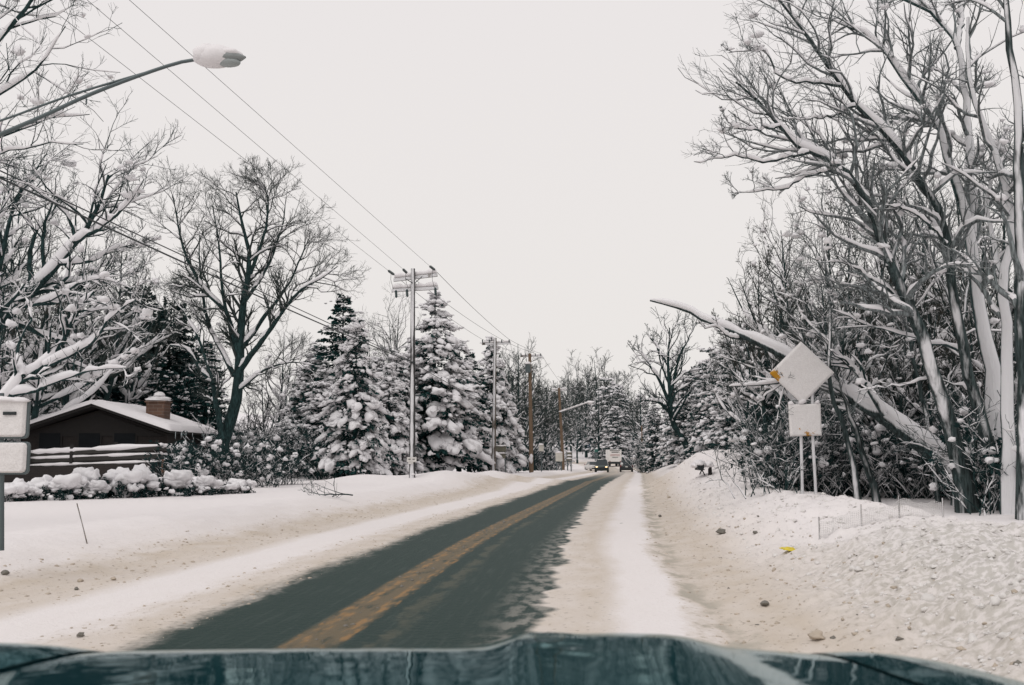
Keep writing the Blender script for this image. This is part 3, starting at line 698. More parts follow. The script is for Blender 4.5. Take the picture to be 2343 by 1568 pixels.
    b = branchwork(st, rng, k=(7, 4, 3), lmax=(1.2, .7, .4), rmin=(.009, .005, .004))
    finish_tree("leaning_trunk", "long broken trunk leaning far left behind the road sign, snow along its top", "tree", onz(2212, 1150, .42), L + st, b, None, 'bark_plastered', 'twig', .034, .8, 6, 77, sides=12)
right_trees()

# -- left side trees
def left_trees():
    rng = np.random.default_rng(21)
    def mk(name, label, limbs, base, seed, k, lmax, group=None, twig='twig', thick=.06, cover=.6, clump=30, trop=(0, 0, .2), f0=.25, rmin=(.012, .007, .005), wig=.18, bark='bark', **kw):
        r = np.random.default_rng(seed); L = [limb(p, y, a, c, 14, r, .015) for p, y, a, c in limbs]
        b = branchwork(L, r, k=k, lmax=lmax, trop=trop, f0=f0, rmin=rmin, wig=wig)
        return finish_tree(name, label, "tree", base, L, b, group, bark, twig, thick, cover, clump, seed, sides=9, **kw)
    mk("bare_tree", "large bare maple with a fan shaped crown right of the brick house", [
        ([(497, 1060), (512, 1000), (532, 950), (545, 880), (551, 771), (558, 681), (572, 591), (551, 501), (540, 440)], (48, 48), .34, .035),
        ([(544, 854), (598, 782), (677, 674), (735, 636), (772, 610)], (48, 46), .16, .02),
        ([(552, 800), (619, 706), (659, 652), (688, 590), (708, 545)], (48, 49.5), .13, .02),
        ([(544, 810), (518, 717), (468, 663), (425, 584), (394, 447)], (48, 47), .15, .02),
        ([(536, 860), (482, 753), (464, 681), (457, 600), (457, 530)], (48, 50), .13, .02),
        ([(572, 627), (605, 537), (612, 447), (580, 408)], (48, 48), .10, .02),
        ([(560, 690), (612, 610), (645, 520), (655, 452)], (48, 50), .10, .02),
        ([(548, 800), (512, 690), (500, 560), (486, 470)], (48, 46), .11, .02),
        ([(510, 1005), (497, 937), (486, 879), (461, 850), (428, 800), (389, 790)], (47.6, 46.5), .17, .03),
        ([(486, 879), (470, 820), (440, 745), (400, 690)], (47, 48), .09, .02),
        ([(540, 900), (600, 850), (660, 830), (720, 836)], (48, 45.5), .08, .015)], at(497, 1062, 48), 31, (15, 9, 6), (2.2, 1.3, .7), thick=.05, cover=.32, rmin=(.013, .008, .0055), clump=6, twig='twig_grey', wig=.2)
    mk("bare_tree", "big bare tree leaning in from the left edge, heavy snow in its forks", [
        ([(-170, 1130), (-110, 900), (-50, 800), (0, 735), (90, 652), (133, 605), (169, 555), (202, 512), (230, 465), (248, 400)], (30, 29), .30, .03),
        ([(72, 665), (68, 591), (83, 530), (119, 494), (135, 450)], (29.5, 30.5), .09, .02),
        ([(-60, 810), (-20, 690), (10, 560), (40, 450), (90, 380)], (30, 31), .14, .02),
        ([(169, 555), (230, 520), (290, 470), (330, 410)], (29, 28), .07, .015),
        ([(133, 605), (200, 600), (260, 570), (320, 560)], (29, 30), .06, .012),
        ([(30, 705), (110, 690), (180, 650), (240, 640), (300, 660)], (29.5, 28.5), .06, .012),
        ([(-40, 780), (-10, 640), (-20, 500), (0, 380)], (30, 29), .11, .02)], at(-170, 1130, 30), 32, (13, 8, 5), (2.6, 1.3, .7), thick=.06, cover=.5, snowlev=2, clump=40, rmin=(.013, .008, .0052))
    mk("bare_tree", "low spreading limbs thick with snow reaching across the left of the house roof", [
        ([(-150, 1120), (-60, 1000), (22, 905), (54, 864), (101, 836), (144, 778), (173, 717), (216, 667)], (26, 25.5), .20, .03),
        ([(101, 839), (173, 807), (216, 778), (259, 721), (312, 686)], (25.6, 25), .07, .015),
        ([(22, 905), (90, 890), (160, 862), (230, 845), (290, 842)], (25.8, 25.2), .06, .015),
        ([(54, 864), (40, 800), (70, 730), (60, 680)], (25.6, 26.5), .05, .012)], at(-150, 1120, 26), 33, (9, 5, 4), (1.2, .7, .4), thick=.06, cover=.55, snowlev=2, clump=40, trop=(.05, 0, .05), rmin=(.012, .007, .005))
    mk("bare_tree", "nearest bare tree at the upper left corner, fine twigs with clumps of snow", [
        ([(-420, 1250), (-330, 700), (-240, 360), (-120, 220), (-20, 110), (60, 20), (110, -60)], (15, 16), .16, .02),
        ([(-240, 360), (-110, 300), (0, 215), (80, 160), (150, 60)], (15.5, 15), .05, .008),
        ([(-200, 320), (-60, 330), (60, 290), (130, 270), (205, 262)], (15.5, 15), .035, .006),
        ([(-220, 340), (-100, 120), (20, -40), (60, -120)], (15.5, 16.5), .05, .01),
        ([(-240, 400), (-90, 390), (10, 350), (90, 330), (190, 330)], (15.4, 14.6), .03, .006)], at(-420, 1250, 15), 34, (12, 6, 4), (1.3, .7, .4), thick=.045, cover=.45, clump=46, rmin=(.006, .004, .003))
    # leaning tree on the far right shoulder
    mk("bare_tree", "crooked bare tree leaning left above the snow bank at the far right shoulder", [
        ([(1594, 1062), (1586, 1053), (1572, 1024), (1559, 997), (1537, 965), (1535, 935), (1532, 884), (1529, 838), (1532, 750)], (72, 72), .27, .04),
        ([(1535, 935), (1518, 890), (1505, 863), (1492, 844), (1459, 796)], (72, 71), .16, .03),
        ([(1529, 838), (1510, 805), (1497, 785), (1480, 765)], (72, 73), .10, .03),
        ([(1535, 900), (1553, 822), (1575, 776), (1590, 745)], (72, 72), .13, .03),
        ([(1532, 884), (1512, 830), (1500, 780)], (72, 73), .09, .03),
        ([(1537, 945), (1518, 928), (1502, 919), (1474, 916)], (72, 70), .14, .04),
        ([(1566, 1010), (1540, 1010), (1520, 1025)], (72, 70), .08, .03)], at(1592, 1060, 72), 35, (8, 5, 3), (3, 1.5, .8), thick=.06, cover=.45, clump=4, rmin=(.022, .016, .012), wig=.24)
left_trees()

# ------------------------------------------------------------------ conifers
def spruce(name, label, group, H, Rb, seed, snow=1.0, whorls=26, per=8, blade=75, needles='needles', bare=.1, droop=.38, pads=4, sub=2, power=.85, padsize=1.0, trunk_r=None):
    """a snow loaded conifer: trunk, drooping boughs of needle sprays, pads of snow on the boughs"""
    rng = np.random.default_rng(seed); root = empty(name, (0, 0, 0), label, "tree", group)
    tr = trunk_r or .016 * H
    P = np.array([[0, 0, -.4], [0, 0, H * .3], [.02, 0, H * .7], [0, 0, H * .985]])
    part("trunk", Geo().add(*tubes(P[None], np.array([[tr * 1.15, tr * .85, tr * .4, .01]]), 8)), M['bark'], root, True)
    az, zz, LL, up = [], [], [], []
    for w in range(whorls):
        f = (w + rng.uniform(-.3, .3)) / whorls; f = np.clip(f, 0, 1)
        z = H * (bare + (1 - bare) * f ** .92)
        n = max(3, int(per * (1 - .45 * f) + rng.uniform(-.5, .9)))
        a0 = rng.uniform(0, 6.28)
        for q in range(n):
            az.append(a0 + q * 6.283 / n + rng.normal() * .25); zz.append(z + rng.uniform(-.6, .6) * H / whorls)
            lo = 1 - .35 * np.exp(-(f / .06))
            LL.append(Rb * lo * max((1 - f), .02) ** power * rng.uniform(.72, 1.12) + .12); up.append(.25 * f + rng.normal() * .13)
    az, zz, LL, up = map(np.array, (az, zz, LL, up)); N = len(az)
    u = np.linspace(0, 1, 7)[None]
    rad = LL[:, None] * u; h = zz[:, None] + LL[:, None] * (up[:, None] * u + .06 * u - droop * u ** 2 + .10 * u ** 4)
    B = np.stack([np.cos(az)[:, None] * rad, np.sin(az)[:, None] * rad, h], -1)
    g = Geo(); g.add(*tubes(B, np.maximum(.012 * LL[:, None] * (1 - u * .8), .006), 3))
    # needle sprays
    m = blade; i = np.repeat(np.arange(N), np.maximum((m * (.35 + .65 * LL / LL.max())).astype(int), 10)); f = rng.uniform(.08, 1.0, len(i)) ** .75
    p, t, _ = sample(B, np.ones((N, 7)), i, f)
    side = np.stack([-np.sin(az[i]), np.cos(az[i]), 0 * az[i]], 1); w = rng.uniform(-1, 1, len(i)) * LL[i] * .30 * np.sin(np.pi * np.clip(f * .82 + .12, 0, 1))
    p = p + side * w[:, None]; p[:, 2] -= np.abs(w) * .28 + rng.random(len(i)) * .10 * LL[i]
    d = t * .9 + side * np.sign(w)[:, None] * .7 + rng.normal(size=(len(i), 3)) * .35; d[:, 2] -= .35
    bl = rng.uniform(.16, .36, len(i)) * (.6 + .4 * LL[i] / LL.max()) * H / 12
    g.add(*blades(p, d, bl, bl * rng.uniform(.16, .3, len(i)), rng))
    part("foliage", g, M[needles], root, False)
    # snow pads
    k = np.maximum(rng.poisson(pads * snow * (.45 + .55 * LL / LL.max())), 0); i = np.repeat(np.arange(N), k); f = rng.uniform(.35, 1.02, len(i)).clip(0, 1) ** .6
    p, t, _ = sample(B, np.ones((N, 7)), i, f); side = np.stack([-np.sin(az[i]), np.cos(az[i]), 0 * az[i]], 1)
    w = rng.uniform(-1, 1, len(i)) * LL[i] * .22; p = p + side * w[:, None]; p[:, 2] -= np.abs(w) * .22 - rng.normal(size=len(i)) * .009 * H
    s = (.30 + .92 * rng.random(len(i)) ** 1.4) * padsize * H / 12 * (.45 + .55 * LL[i] / LL.max())
    S = np.stack([.50 * s, .33 * s, .26 * s], 1); p[:, 2] += .02 * s
    V, T = lumps(p, S, rng, sub, .27, az[i] + rng.normal(size=len(i)) * .4, -np.arcsin(np.clip(t[:, 2] - .12, -.9, .9)), .5, 3.0)
    k2 = rng.random(len(i) * 2) < .8; ii = np.concatenate([i, i])[k2]; q = np.concatenate([p, p])[k2] + rng.normal(size=(k2.sum(), 3)) * np.array([.22, .22, .07]) * H / 12
    s2 = rng.uniform(.25, .6, k2.sum()) * padsize * H / 12
    V2, T2 = lumps(q, np.stack([.34 * s2, .28 * s2, .24 * s2], 1), rng, 1, .28, None, None, .5)
    part("snow_load", Geo().add(V, T).add(V2, T2), M['branch_snow'], root, True)
    return root
def sit(px, py_top, H, Y):
    """place a tree of height H so that its tip is seen at the measured point"""
    p = at(px, py_top, Y); return np.array([p[0], Y, gz(p[0], Y) - .05]), (p[2] - gz(p[0], Y) + .05) / H
GS = "snow laden spruces in the row left of the road"
spr_a = spruce("spruce_tree", "s", GS, 12.0, 3.2, 101, 1.5, 24, 9, 90, sub=2, droop=.52)
spr_b = spruce("spruce_tree", "s", GS, 12.0, 3.0, 102, 1.6, 22, 9, 90, droop=.6)
spr_c = spruce("spruce_tree", "s", GS, 12.0, 3.0, 103, .30, 27, 9, 110, droop=.30, padsize=.8)
def put(proto, px, py, Y, label, wide=1.0, rz=0.0, group=GS):
    loc, k = sit(px, py, 12.0, Y); return place(proto, loc, rz, (k * wide, k * wide, k), label, group)
put(spr_c, 786, 668, 60, "dark spruce with little snow on its tip, leftmost and tallest of the left group", 1.25, 1)
put(spr_a, 816, 728, 49, "front spruce with a bare trunk foot and fat snow pads left of the pole", 1.0, 2.0)
put(spr_b, 722, 790, 62, "broad snowy spruce low at the left end of the row", 1.4, .5)
put(spr_b, 892, 832, 58, "short spruce in the gap just left of the wire pole", 1.15, 3.3)
put(spr_a, 996, 668, 64, "tallest snowy spruce just right of the wire pole", 1.12, 4.2)
put(spr_b, 946, 770, 68, "spruce hidden mostly behind the wire pole", 1.2, 1.2)
put(spr_a, 1052, 775, 72, "snowy spruce right behind the tallest one", 1.15, .3)
put(spr_c, 1075, 800, 78, "half hidden spruce in the shade between two snowy ones", 1.2, .9)
put(spr_b, 1125, 768, 80, "slim snowy spruce at the right end of the row behind a crossarm pole", .95, 2.7)
put(spr_a, 1150, 868, 86, "low spruce beside the bottom of the right end spruce", 1.1, 5.1)
put(spr_a, 908, 800, 62, "spruce filling the gap left of the wire pole, behind the short one", 1.15, 2.2)
put(spr_b, 868, 815, 66, "spruce half hidden between the front spruce and the short one", 1.25, 4.4)
put(spr_a, 742, 835, 57, "low broad spruce left of the front spruce with a bare trunk foot", 1.35, 3.6)
put(spr_b, 694, 860, 60, "lowest spruce at the far left end of the row by the shrubs", 1.4, 1.9)
# woods conifers: broader, patchy, frosted
GW = "frosted conifers massed in the woods"
wc = [spruce("conifer_tree", "s", GW, 12.0, 3.2, 110, 1.3, 22, 8, 110, 'needles_frost', .06, .3, 5, 1, .6, .9, .16),
      spruce("conifer_tree", "s", GW, 12.0, 3.6, 111, 1.4, 20, 8, 110, 'needles_frost', .03, .45, 5, 1, .5, .95, .17),
      spruce("conifer_tree", "s", GW, 12.0, 2.6, 112, 1.0, 24, 8, 120, 'needles_frost', .06, .4, 5, 1, .7, .7, .15)]
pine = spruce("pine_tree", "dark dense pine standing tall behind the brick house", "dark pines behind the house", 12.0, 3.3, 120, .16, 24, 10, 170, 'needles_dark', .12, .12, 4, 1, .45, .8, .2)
LW = {"r": "frosted conifer in the dense woods on the right behind the sign", "f": "frosted conifer at the far end of the road", "l": "frosted conifer in the woods behind the brick house"}
put(pine, 318, 655, 66, "tallest dark pine behind the brick house with a blunt top", 1.0, 0, "dark pines behind the house")
put(pine, 392, 690, 68, "shorter dark pine right of the tallest one behind the chimney", 1.0, 2, "dark pines behind the house")
put(pine, 268, 760, 64, "dark pine left of the tallest one behind the roof ridge", 1.0, 4, "dark pines behind the house")
rw = np.random.default_rng(5)
def wood(lst, key, sx=.9):
    for px, py, Y in lst:
        put(wc[rw.integers(0, 3)], px + rw.normal() * 4, py + rw.normal() * 5, Y, LW[key], sx * rw.uniform(.9, 1.25), rw.uniform(0, 6.28), GW + {"r": " right", "f": " far", "l": " left"}[key])
wood([(20, 800, 60), (80, 770, 66), (140, 800, 62), (200, 790, 70), (60, 860, 52), (160, 880, 55), (440, 850, 75), (240, 870, 58), (350, 850, 62), (-60, 760, 60), (10, 880, 50), (110, 900, 48)], "l")
wood([(1500, 905, 105), (1560, 850, 92), (1620, 800, 78), (1600, 880, 84), (1665, 770, 70), (1655, 860, 74), (1720, 745, 58), (1700, 850, 62), (1770, 760, 52), (1745, 850, 50), (1820, 740, 46), (1800, 840, 44), (1870, 770, 42), (1850, 880, 38),
      (1930, 760, 40), (1990, 740, 42), (2050, 760, 38), (2110, 730, 40), (2180, 750, 36), (2250, 720, 38), (2320, 740, 36), (1960, 870, 33), (2040, 880, 32), (2120, 870, 31), (2200, 880, 30), (2290, 860, 30), (2370, 860, 30), (1900, 900, 34),
      (1480, 930, 120), (1530, 920, 100), (1580, 930, 90), (1625, 925, 72), (1680, 920, 66), (2400, 720, 38), (1640, 830, 82)], "r", .95)
wood([(1552, 905, 112), (1560, 880, 104), (1572, 865, 92), (1585, 845, 80), (1625, 815, 70), (1655, 800, 62), (1690, 790, 55), (1725, 800, 50), (1600, 900, 76), (1640, 895, 64), (1675, 890, 56), (1710, 890, 50), (1750, 880, 46), (1570, 945, 98), (1590, 935, 84)], "r", 1.1)
wood([(1390, 868, 235), (1418, 878, 228), (1405, 930, 218), (1440, 915, 242), (1375, 925, 232), (1428, 950, 236), (1500, 935, 165), (1462, 890, 250), (1350, 930, 262), (1325, 915, 275)], "f", 1.1)

GD = "dark conifers deep in the right woods"
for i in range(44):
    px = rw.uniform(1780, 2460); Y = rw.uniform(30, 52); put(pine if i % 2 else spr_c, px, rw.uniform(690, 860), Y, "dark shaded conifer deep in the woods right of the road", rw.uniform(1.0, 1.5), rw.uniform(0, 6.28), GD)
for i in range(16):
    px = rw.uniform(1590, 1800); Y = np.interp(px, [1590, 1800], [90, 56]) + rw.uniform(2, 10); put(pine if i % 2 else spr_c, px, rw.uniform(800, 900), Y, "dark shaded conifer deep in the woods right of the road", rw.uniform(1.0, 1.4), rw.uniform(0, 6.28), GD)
GD2 = "dark conifers deep in the woods behind the house"
for i in range(26):
    px = rw.uniform(-120, 480); Y = rw.uniform(56, 76); put(pine if i % 3 else spr_c, px, rw.uniform(760, 900), Y, "dark shaded conifer deep in the woods behind the brick house", rw.uniform(1.0, 1.5), rw.uniform(0, 6.28), GD2)
# ------------------------------------------------------------------ background hardwoods (copied from a few grown ones)
def bg_tree(seed, label, group, H=12.0, lean=.0, spread=.55, nl=7, twig='twig_far', k=(7, 6, 4), thick=.08, cover=.4, fine=1.0):
    rng = np.random.default_rng(seed)
    tr = spline([(0, 0, -.4), (rng.normal() * .1, 0, H * .2), (lean * .5 + rng.normal() * .2, rng.normal() * .2, H * .5), (lean, 0, H * .96)], 14)
    L = [(tr, np.linspace(.017 * H, .02, 14))]
    for q in range(nl):
        f = rng.uniform(.22, .62); p = tr[int(f * 13)]; a = q * 2.4 + rng.normal() * .4; l = H * rng.uniform(.35, .5) * (1.1 - .5 * f)
        e = p + np.array([math.cos(a) * l * spread, math.sin(a) * l * spread, l * rng.uniform(.65, .95)])
        mid = (p + e) / 2 + np.array([math.cos(a), math.sin(a), -.6]) * l * .10
        L.append((spline([p, mid, e], 14), np.linspace(.008 * H, .015, 14)))
    b = branchwork(L, rng, k=k, lmax=(3, 1.5, .8), rmin=(.014 * fine, .010 * fine, .0075 * fine), wig=.2, f0=.3)
    return finish_tree("bare_tree", label, "tree", (0, 0, 0), L, b, group, 'bark', twig, thick, cover, 20, seed, sides=7)
GB = {"r": "bare trees crowding the woods right of the road", "l": "bare trees behind the brick house", "f": "bare trees at the far end of the road"}
LB = {"r": "bare tree in the thick woods on the right behind the sign", "l": "bare tree in the woods behind the brick house", "f": "grey bare tree at the far end of the road"}
def dry_leaves(root, n, seed):
    r = np.random.default_rng(seed); me = [c for c in root.children if c.name.startswith("crown")][0].data; co = np.empty(len(me.vertices) * 3, np.float32); me.vertices.foreach_get("co", co); co = co.reshape(-1, 3)
    b = co[r.integers(len(co) // 2, len(co), n)]; d = r.normal(size=(n, 3)); d[:, 2] -= .5; part("dry_leaves", Geo().add(*blades(b, d, r.uniform(.05, .11, n), r.uniform(.015, .04, n), r)), M['leaf'], root); return root
M['leaf'] = m_plain("dry brown leaf", (.035, .032, .024), .8)
bgt = [dry_leaves(bg_tree(201, "b", "g"), 2600, 1), bg_tree(202, "b", "g", lean=-1.2, spread=.7), bg_tree(203, "b", "g", lean=.6, spread=.4, nl=9), bg_tree(204, "b", "g", lean=-.5, spread=.9, nl=9)]
bgf = [bg_tree(211, "b", "g", spread=.45, nl=9, fine=1.7, k=(8, 6, 4), thick=.05, cover=.25), bg_tree(212, "b", "g", spread=.6, lean=.5, fine=1.7, k=(8, 6, 4), thick=.05, cover=.25)]
def bare(lst, key, protos, wide=1.0):
    for px, py, Y in lst:
        put(protos[rw.integers(0, len(protos))], px, py, Y, LB[key], wide * rw.uniform(.85, 1.15), rw.uniform(0, 6.28), GB[key])
bare([(1735, 600, 34), (1790, 540, 31), (1840, 500, 29), (1700, 690, 38), (1890, 470, 28), (1940, 450, 27), (2000, 430, 30), (2060, 400, 28), (2120, 420, 31), (2180, 380, 29), (2250, 400, 28), (2310, 380, 29), (1770, 640, 42), (1860, 600, 40), (1960, 560, 38),
      (2050, 520, 36), (2150, 500, 36), (2260, 480, 36), (2380, 380, 28), (1830, 640, 25), (1920, 600, 24), (2090, 620, 24.5), (2200, 600, 25), (2300, 600, 24), (1660, 740, 56), (1720, 730, 46), (2040, 700, 24), (2130, 720, 23.5), (1980, 690, 26), (2250, 700, 23.5)], "r", bgt, .75)
bare([(-40, 420, 40), (30, 470, 44), (100, 500, 46), (170, 520, 50), (250, 560, 54), (310, 600, 58), (60, 560, 52), (150, 600, 56), (-30, 520, 50), (230, 640, 60), (460, 700, 72), (400, 640, 80), (640, 760, 75), (610, 850, 62), (660, 880, 70), (570, 900, 66), (700, 860, 76), (880, 712, 84), (905, 730, 92), (860, 745, 90), (20, 700, 46), (110, 720, 50)], "l", bgt, .9)
bare([(1185, 775, 112), (1165, 800, 120), (1205, 810, 125), (1228, 860, 130), (1250, 880, 140), (1175, 850, 105), (1215, 870, 118), (1295, 850, 265), (1325, 835, 260), (1360, 815, 262), (1385, 830, 268), (1410, 850, 270), (1275, 865, 255), (1340, 850, 240), (1305, 880, 230),
      (1440, 870, 250), (1260, 900, 170), (1280, 905, 190), (1240, 905, 150), (1370, 880, 225), (1465, 880, 215), (1200, 880, 112), (1222, 905, 122), (1250, 925, 135), (1285, 930, 175), (1320, 910, 215)], "f", bgf, 1.0)

# ------------------------------------------------------------------ shrubs and undergrowth
def thicket(seed, label, group, H=1.6, stems=16, spread=.8, snow=18, lump=.12, leaf=0, name="shrub"):
    rng = np.random.default_rng(seed); a = rng.uniform(0, 6.28, stems); p = np.stack([rng.normal(size=stems) * spread * .3, rng.normal(size=stems) * spread * .3, np.full(stems, -.1)], 1)
    d = nrm(np.stack([np.cos(a) * .45, np.sin(a) * .45, rng.uniform(.8, 1.3, stems)], 1))
    P, R = grow(p, d, H * rng.uniform(.6, 1.1, stems), np.full(stems, .014), rng, 8, .16, (0, 0, -.05), .006)
    b1 = spawn(P, R, rng, 6, .25, 1, (25, 70), (.25, .55), .6, 5, .2, (0, 0, .1), .0055); b2 = spawn(*b1, rng, 3, .2, 1, (25, 70), (.3, .6), .6, 4, .2, (0, 0, .1), .0045)
    root = empty(name, (0, 0, 0), label, "shrub", group)
    g = Geo()
    for q in ((P, R), b1, b2): g.add(*tubes(q[0], q[1], 3))
    if leaf:
        PP = np.concatenate([b1[0].reshape(-1, 3), b2[0].reshape(-1, 3)]); c = PP[rng.integers(0, len(PP), leaf)]
        dd = rng.normal(size=(leaf, 3)); dd[:, 2] -= .3; g.add(*blades(c, dd, rng.uniform(.06, .13, leaf), rng.uniform(.012, .03, leaf), rng))
    part("branches", g, M['needles_dark' if leaf else 'twig'], root, False)
    g = Geo(); g.add(*snow_on(P, R, rng, .035, .32, 4)); g.add(*snow_on(b1[0], b1[1], rng, .025, .3, 4))
    PP = b1[0].reshape(-1, 3); c = PP[rng.integers(0, len(PP), snow)]; s = rng.uniform(.4, 1.4, snow)[:, None] * lump
    g.add(*lumps(c, s * np.array([1.1, .9, .85]), rng, 2, .28, flat=.8)); part("snow_load", g, M['branch_snow'], root, True)
    return root
GU = "snowy undergrowth shrubs along the foot of the right woods"
th = [thicket(301, "u", GU, 1.7, 18, .9, 12, .06), thicket(302, "u", GU, 2.2, 22, .9, 14, .07), thicket(303, "u", GU, 1.5, 18, 1.0, 26, .09, 1200)]
for i in range(104):
    px = rw.uniform(1770, 2440); Y = rw.uniform(22.6 if px < 2235 else 17.6, 29)
    x = (px - PW / 2) / F * Y; k = rw.uniform(.7, 1.35)
    place(th[2 if i % 7 == 0 else i % 2], (x, Y, gz(x, Y) - .03), rw.uniform(0, 6.28), (k, k, k), "snowy leafless shrub in the undergrowth at the foot of the right woods", GU)
GU2 = "snowy shrubs below the trees left of the spruces"
GU3 = "snowy shrubs along the far woods edge"
for i in range(34):
    px = rw.uniform(470, 760); Y = rw.uniform(50, 64); x = (px - PW / 2) / F * Y; k = rw.uniform(1.2, 2.0)
    place(th[i % 3], (x, Y, gz(x, Y) - .03), rw.uniform(0, 6.28), (k, k, k), "snowy shrub below the bare trees between house and spruces", GU2)
for i in range(46):
    px = rw.uniform(1455, 1800); Y = np.interp(px, [1455, 1800], [125, 48]) + rw.uniform(0, 12); x = (px - PW / 2) / F * Y; k = rw.uniform(1.3, 2.4)
    place(th[i % 3], (x, Y, gz(x, Y) - .03), rw.uniform(0, 6.28), (k, k, k), "snowy shrub at the edge of the far right woods", GU3)
for i in range(26):
    px = rw.uniform(1180, 1300); Y = rw.uniform(120, 150); x = (px - PW / 2) / F * Y - 1.5; k = rw.uniform(1.6, 2.6)
    place(th[i % 3], (x, Y, gz(x, Y) - .03), rw.uniform(0, 6.28), (k, k, k), "snowy shrub behind the poles at the far left roadside", "snowy shrubs behind the far poles")
t = thicket(310, "leafless tuft of thin twigs before the snow heap left of the sign", None, 1.0, 14, 1.3, 0, .05)
p = on_ground(1775, 1128); t.location = p
# low snow capped hedge and bushes before the house
GH = "low bushes of the snow capped hedge before the house"
hd = [thicket(320, "h", GH, .62, 26, 1.0, 12, .10, 1500, "hedge_bush"), thicket(321, "h", GH, .55, 24, 1.0, 14, .11, 1400, "hedge_bush")]
for i, hproto in enumerate(hd):
    rng = np.random.default_rng(330 + i); g = Geo(); n = 12
    c = np.stack([rng.uniform(-.75, .75, n), rng.uniform(-.35, .35, n), rng.uniform(.42, .6, n)], 1); S = rng.uniform(.13, .36, n)[:, None] * np.array([1.0, .85, .72]); g.add(*lumps(c, S, rng, 3, .22, flat=.7, freq=2.4))
    n = 9; c = np.stack([rng.uniform(-.8, .8, n), rng.uniform(-.65, -.3, n), rng.uniform(.0, .4, n)], 1); S = rng.uniform(.05, .17, n)[:, None] * np.array([1.1, .9, .7]); g.add(*lumps(c, S, rng, 2, .2, flat=.6))
    part("snow_cap", g, M['branch_snow'], hproto, True)
for i, px in enumerate(list(range(15, 600, 42))):
    Y = np.interp(px, [0, 600], [25.0, 31.0]); x = (px - PW / 2) / F * Y; k = rw.uniform(.62, 1.12) * (.75 if px > 480 else 1)
    place(hd[i % 2], (x, Y, gz(x, Y) - .05), rw.uniform(-.3, .3) + (3.14 if i % 3 == 0 else 0), (k, k, k * rw.uniform(.8, 1.15)), "low snow capped bush in the hedge row before the brick house", GH)
GBu = "bigger snowy bushes between hedge and spruces"
for i, (px, Y, k) in enumerate([(410, 36, 1.7), (450, 35, 2.0), (500, 37, 1.9), (545, 36, 1.6), (585, 38, 1.9), (630, 39, 2.0), (665, 40, 1.5), (430, 39, 2.2), (610, 36, 1.4)]):
    x = (px - PW / 2) / F * Y; place(th[2], (x, Y, gz(x, Y) - .05), rw.uniform(0, 6.28), (k * .62, k * .62, k * .62), "snowy evergreen bush at the right corner of the house", GBu)
# ------------------------------------------------------------------ the brick house
def m_brick(name, a, b, mortar, sc=1.0):
    k = NT(name); br = k.n("ShaderNodeTexBrick"); p = k.obj()
    mp = k.n("ShaderNodeMapping"); mp.inputs['Rotation'].default_value = (math.pi / 2, 0, 0); k.set(mp.inputs[0], p); k.set(br.inputs[0], mp.outputs[0])
    br.inputs['Scale'].default_value = 4.6 * sc; br.inputs['Mortar Size'].default_value = .02; br.inputs['Brick Width'].default_value = .9; br.inputs['Row Height'].default_value = .32
    br.inputs['Color1'].default_value = (*a, 1); br.inputs['Color2'].default_value = (*b, 1); br.inputs['Mortar'].default_value = (*mortar, 1)
    n = k.noise(p, 7, 4); c = k.mix(k.m_('MULTIPLY', n, .6), br.outputs['Color'], tuple(v * .45 for v in a)); return k.fin(c, .85)
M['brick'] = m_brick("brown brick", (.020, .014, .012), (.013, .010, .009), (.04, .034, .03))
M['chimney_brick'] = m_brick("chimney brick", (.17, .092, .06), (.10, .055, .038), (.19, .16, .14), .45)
M['dark_wood'] = m_plain("dark stained wood", (.011, .009, .008), .8, 0, .4, 5)
M['rail_wood'] = m_plain("deck rail wood", (.022, .021, .018), .8, 0, .4, 4)
M['dark_pane'] = m_plain('unlit window pane', (.008, .010, .012), .55, 0, .3, 3, Specular_IOR_Level=.1)
M['ice'] = m_plain("ice", (.6, .68, .7), .15)
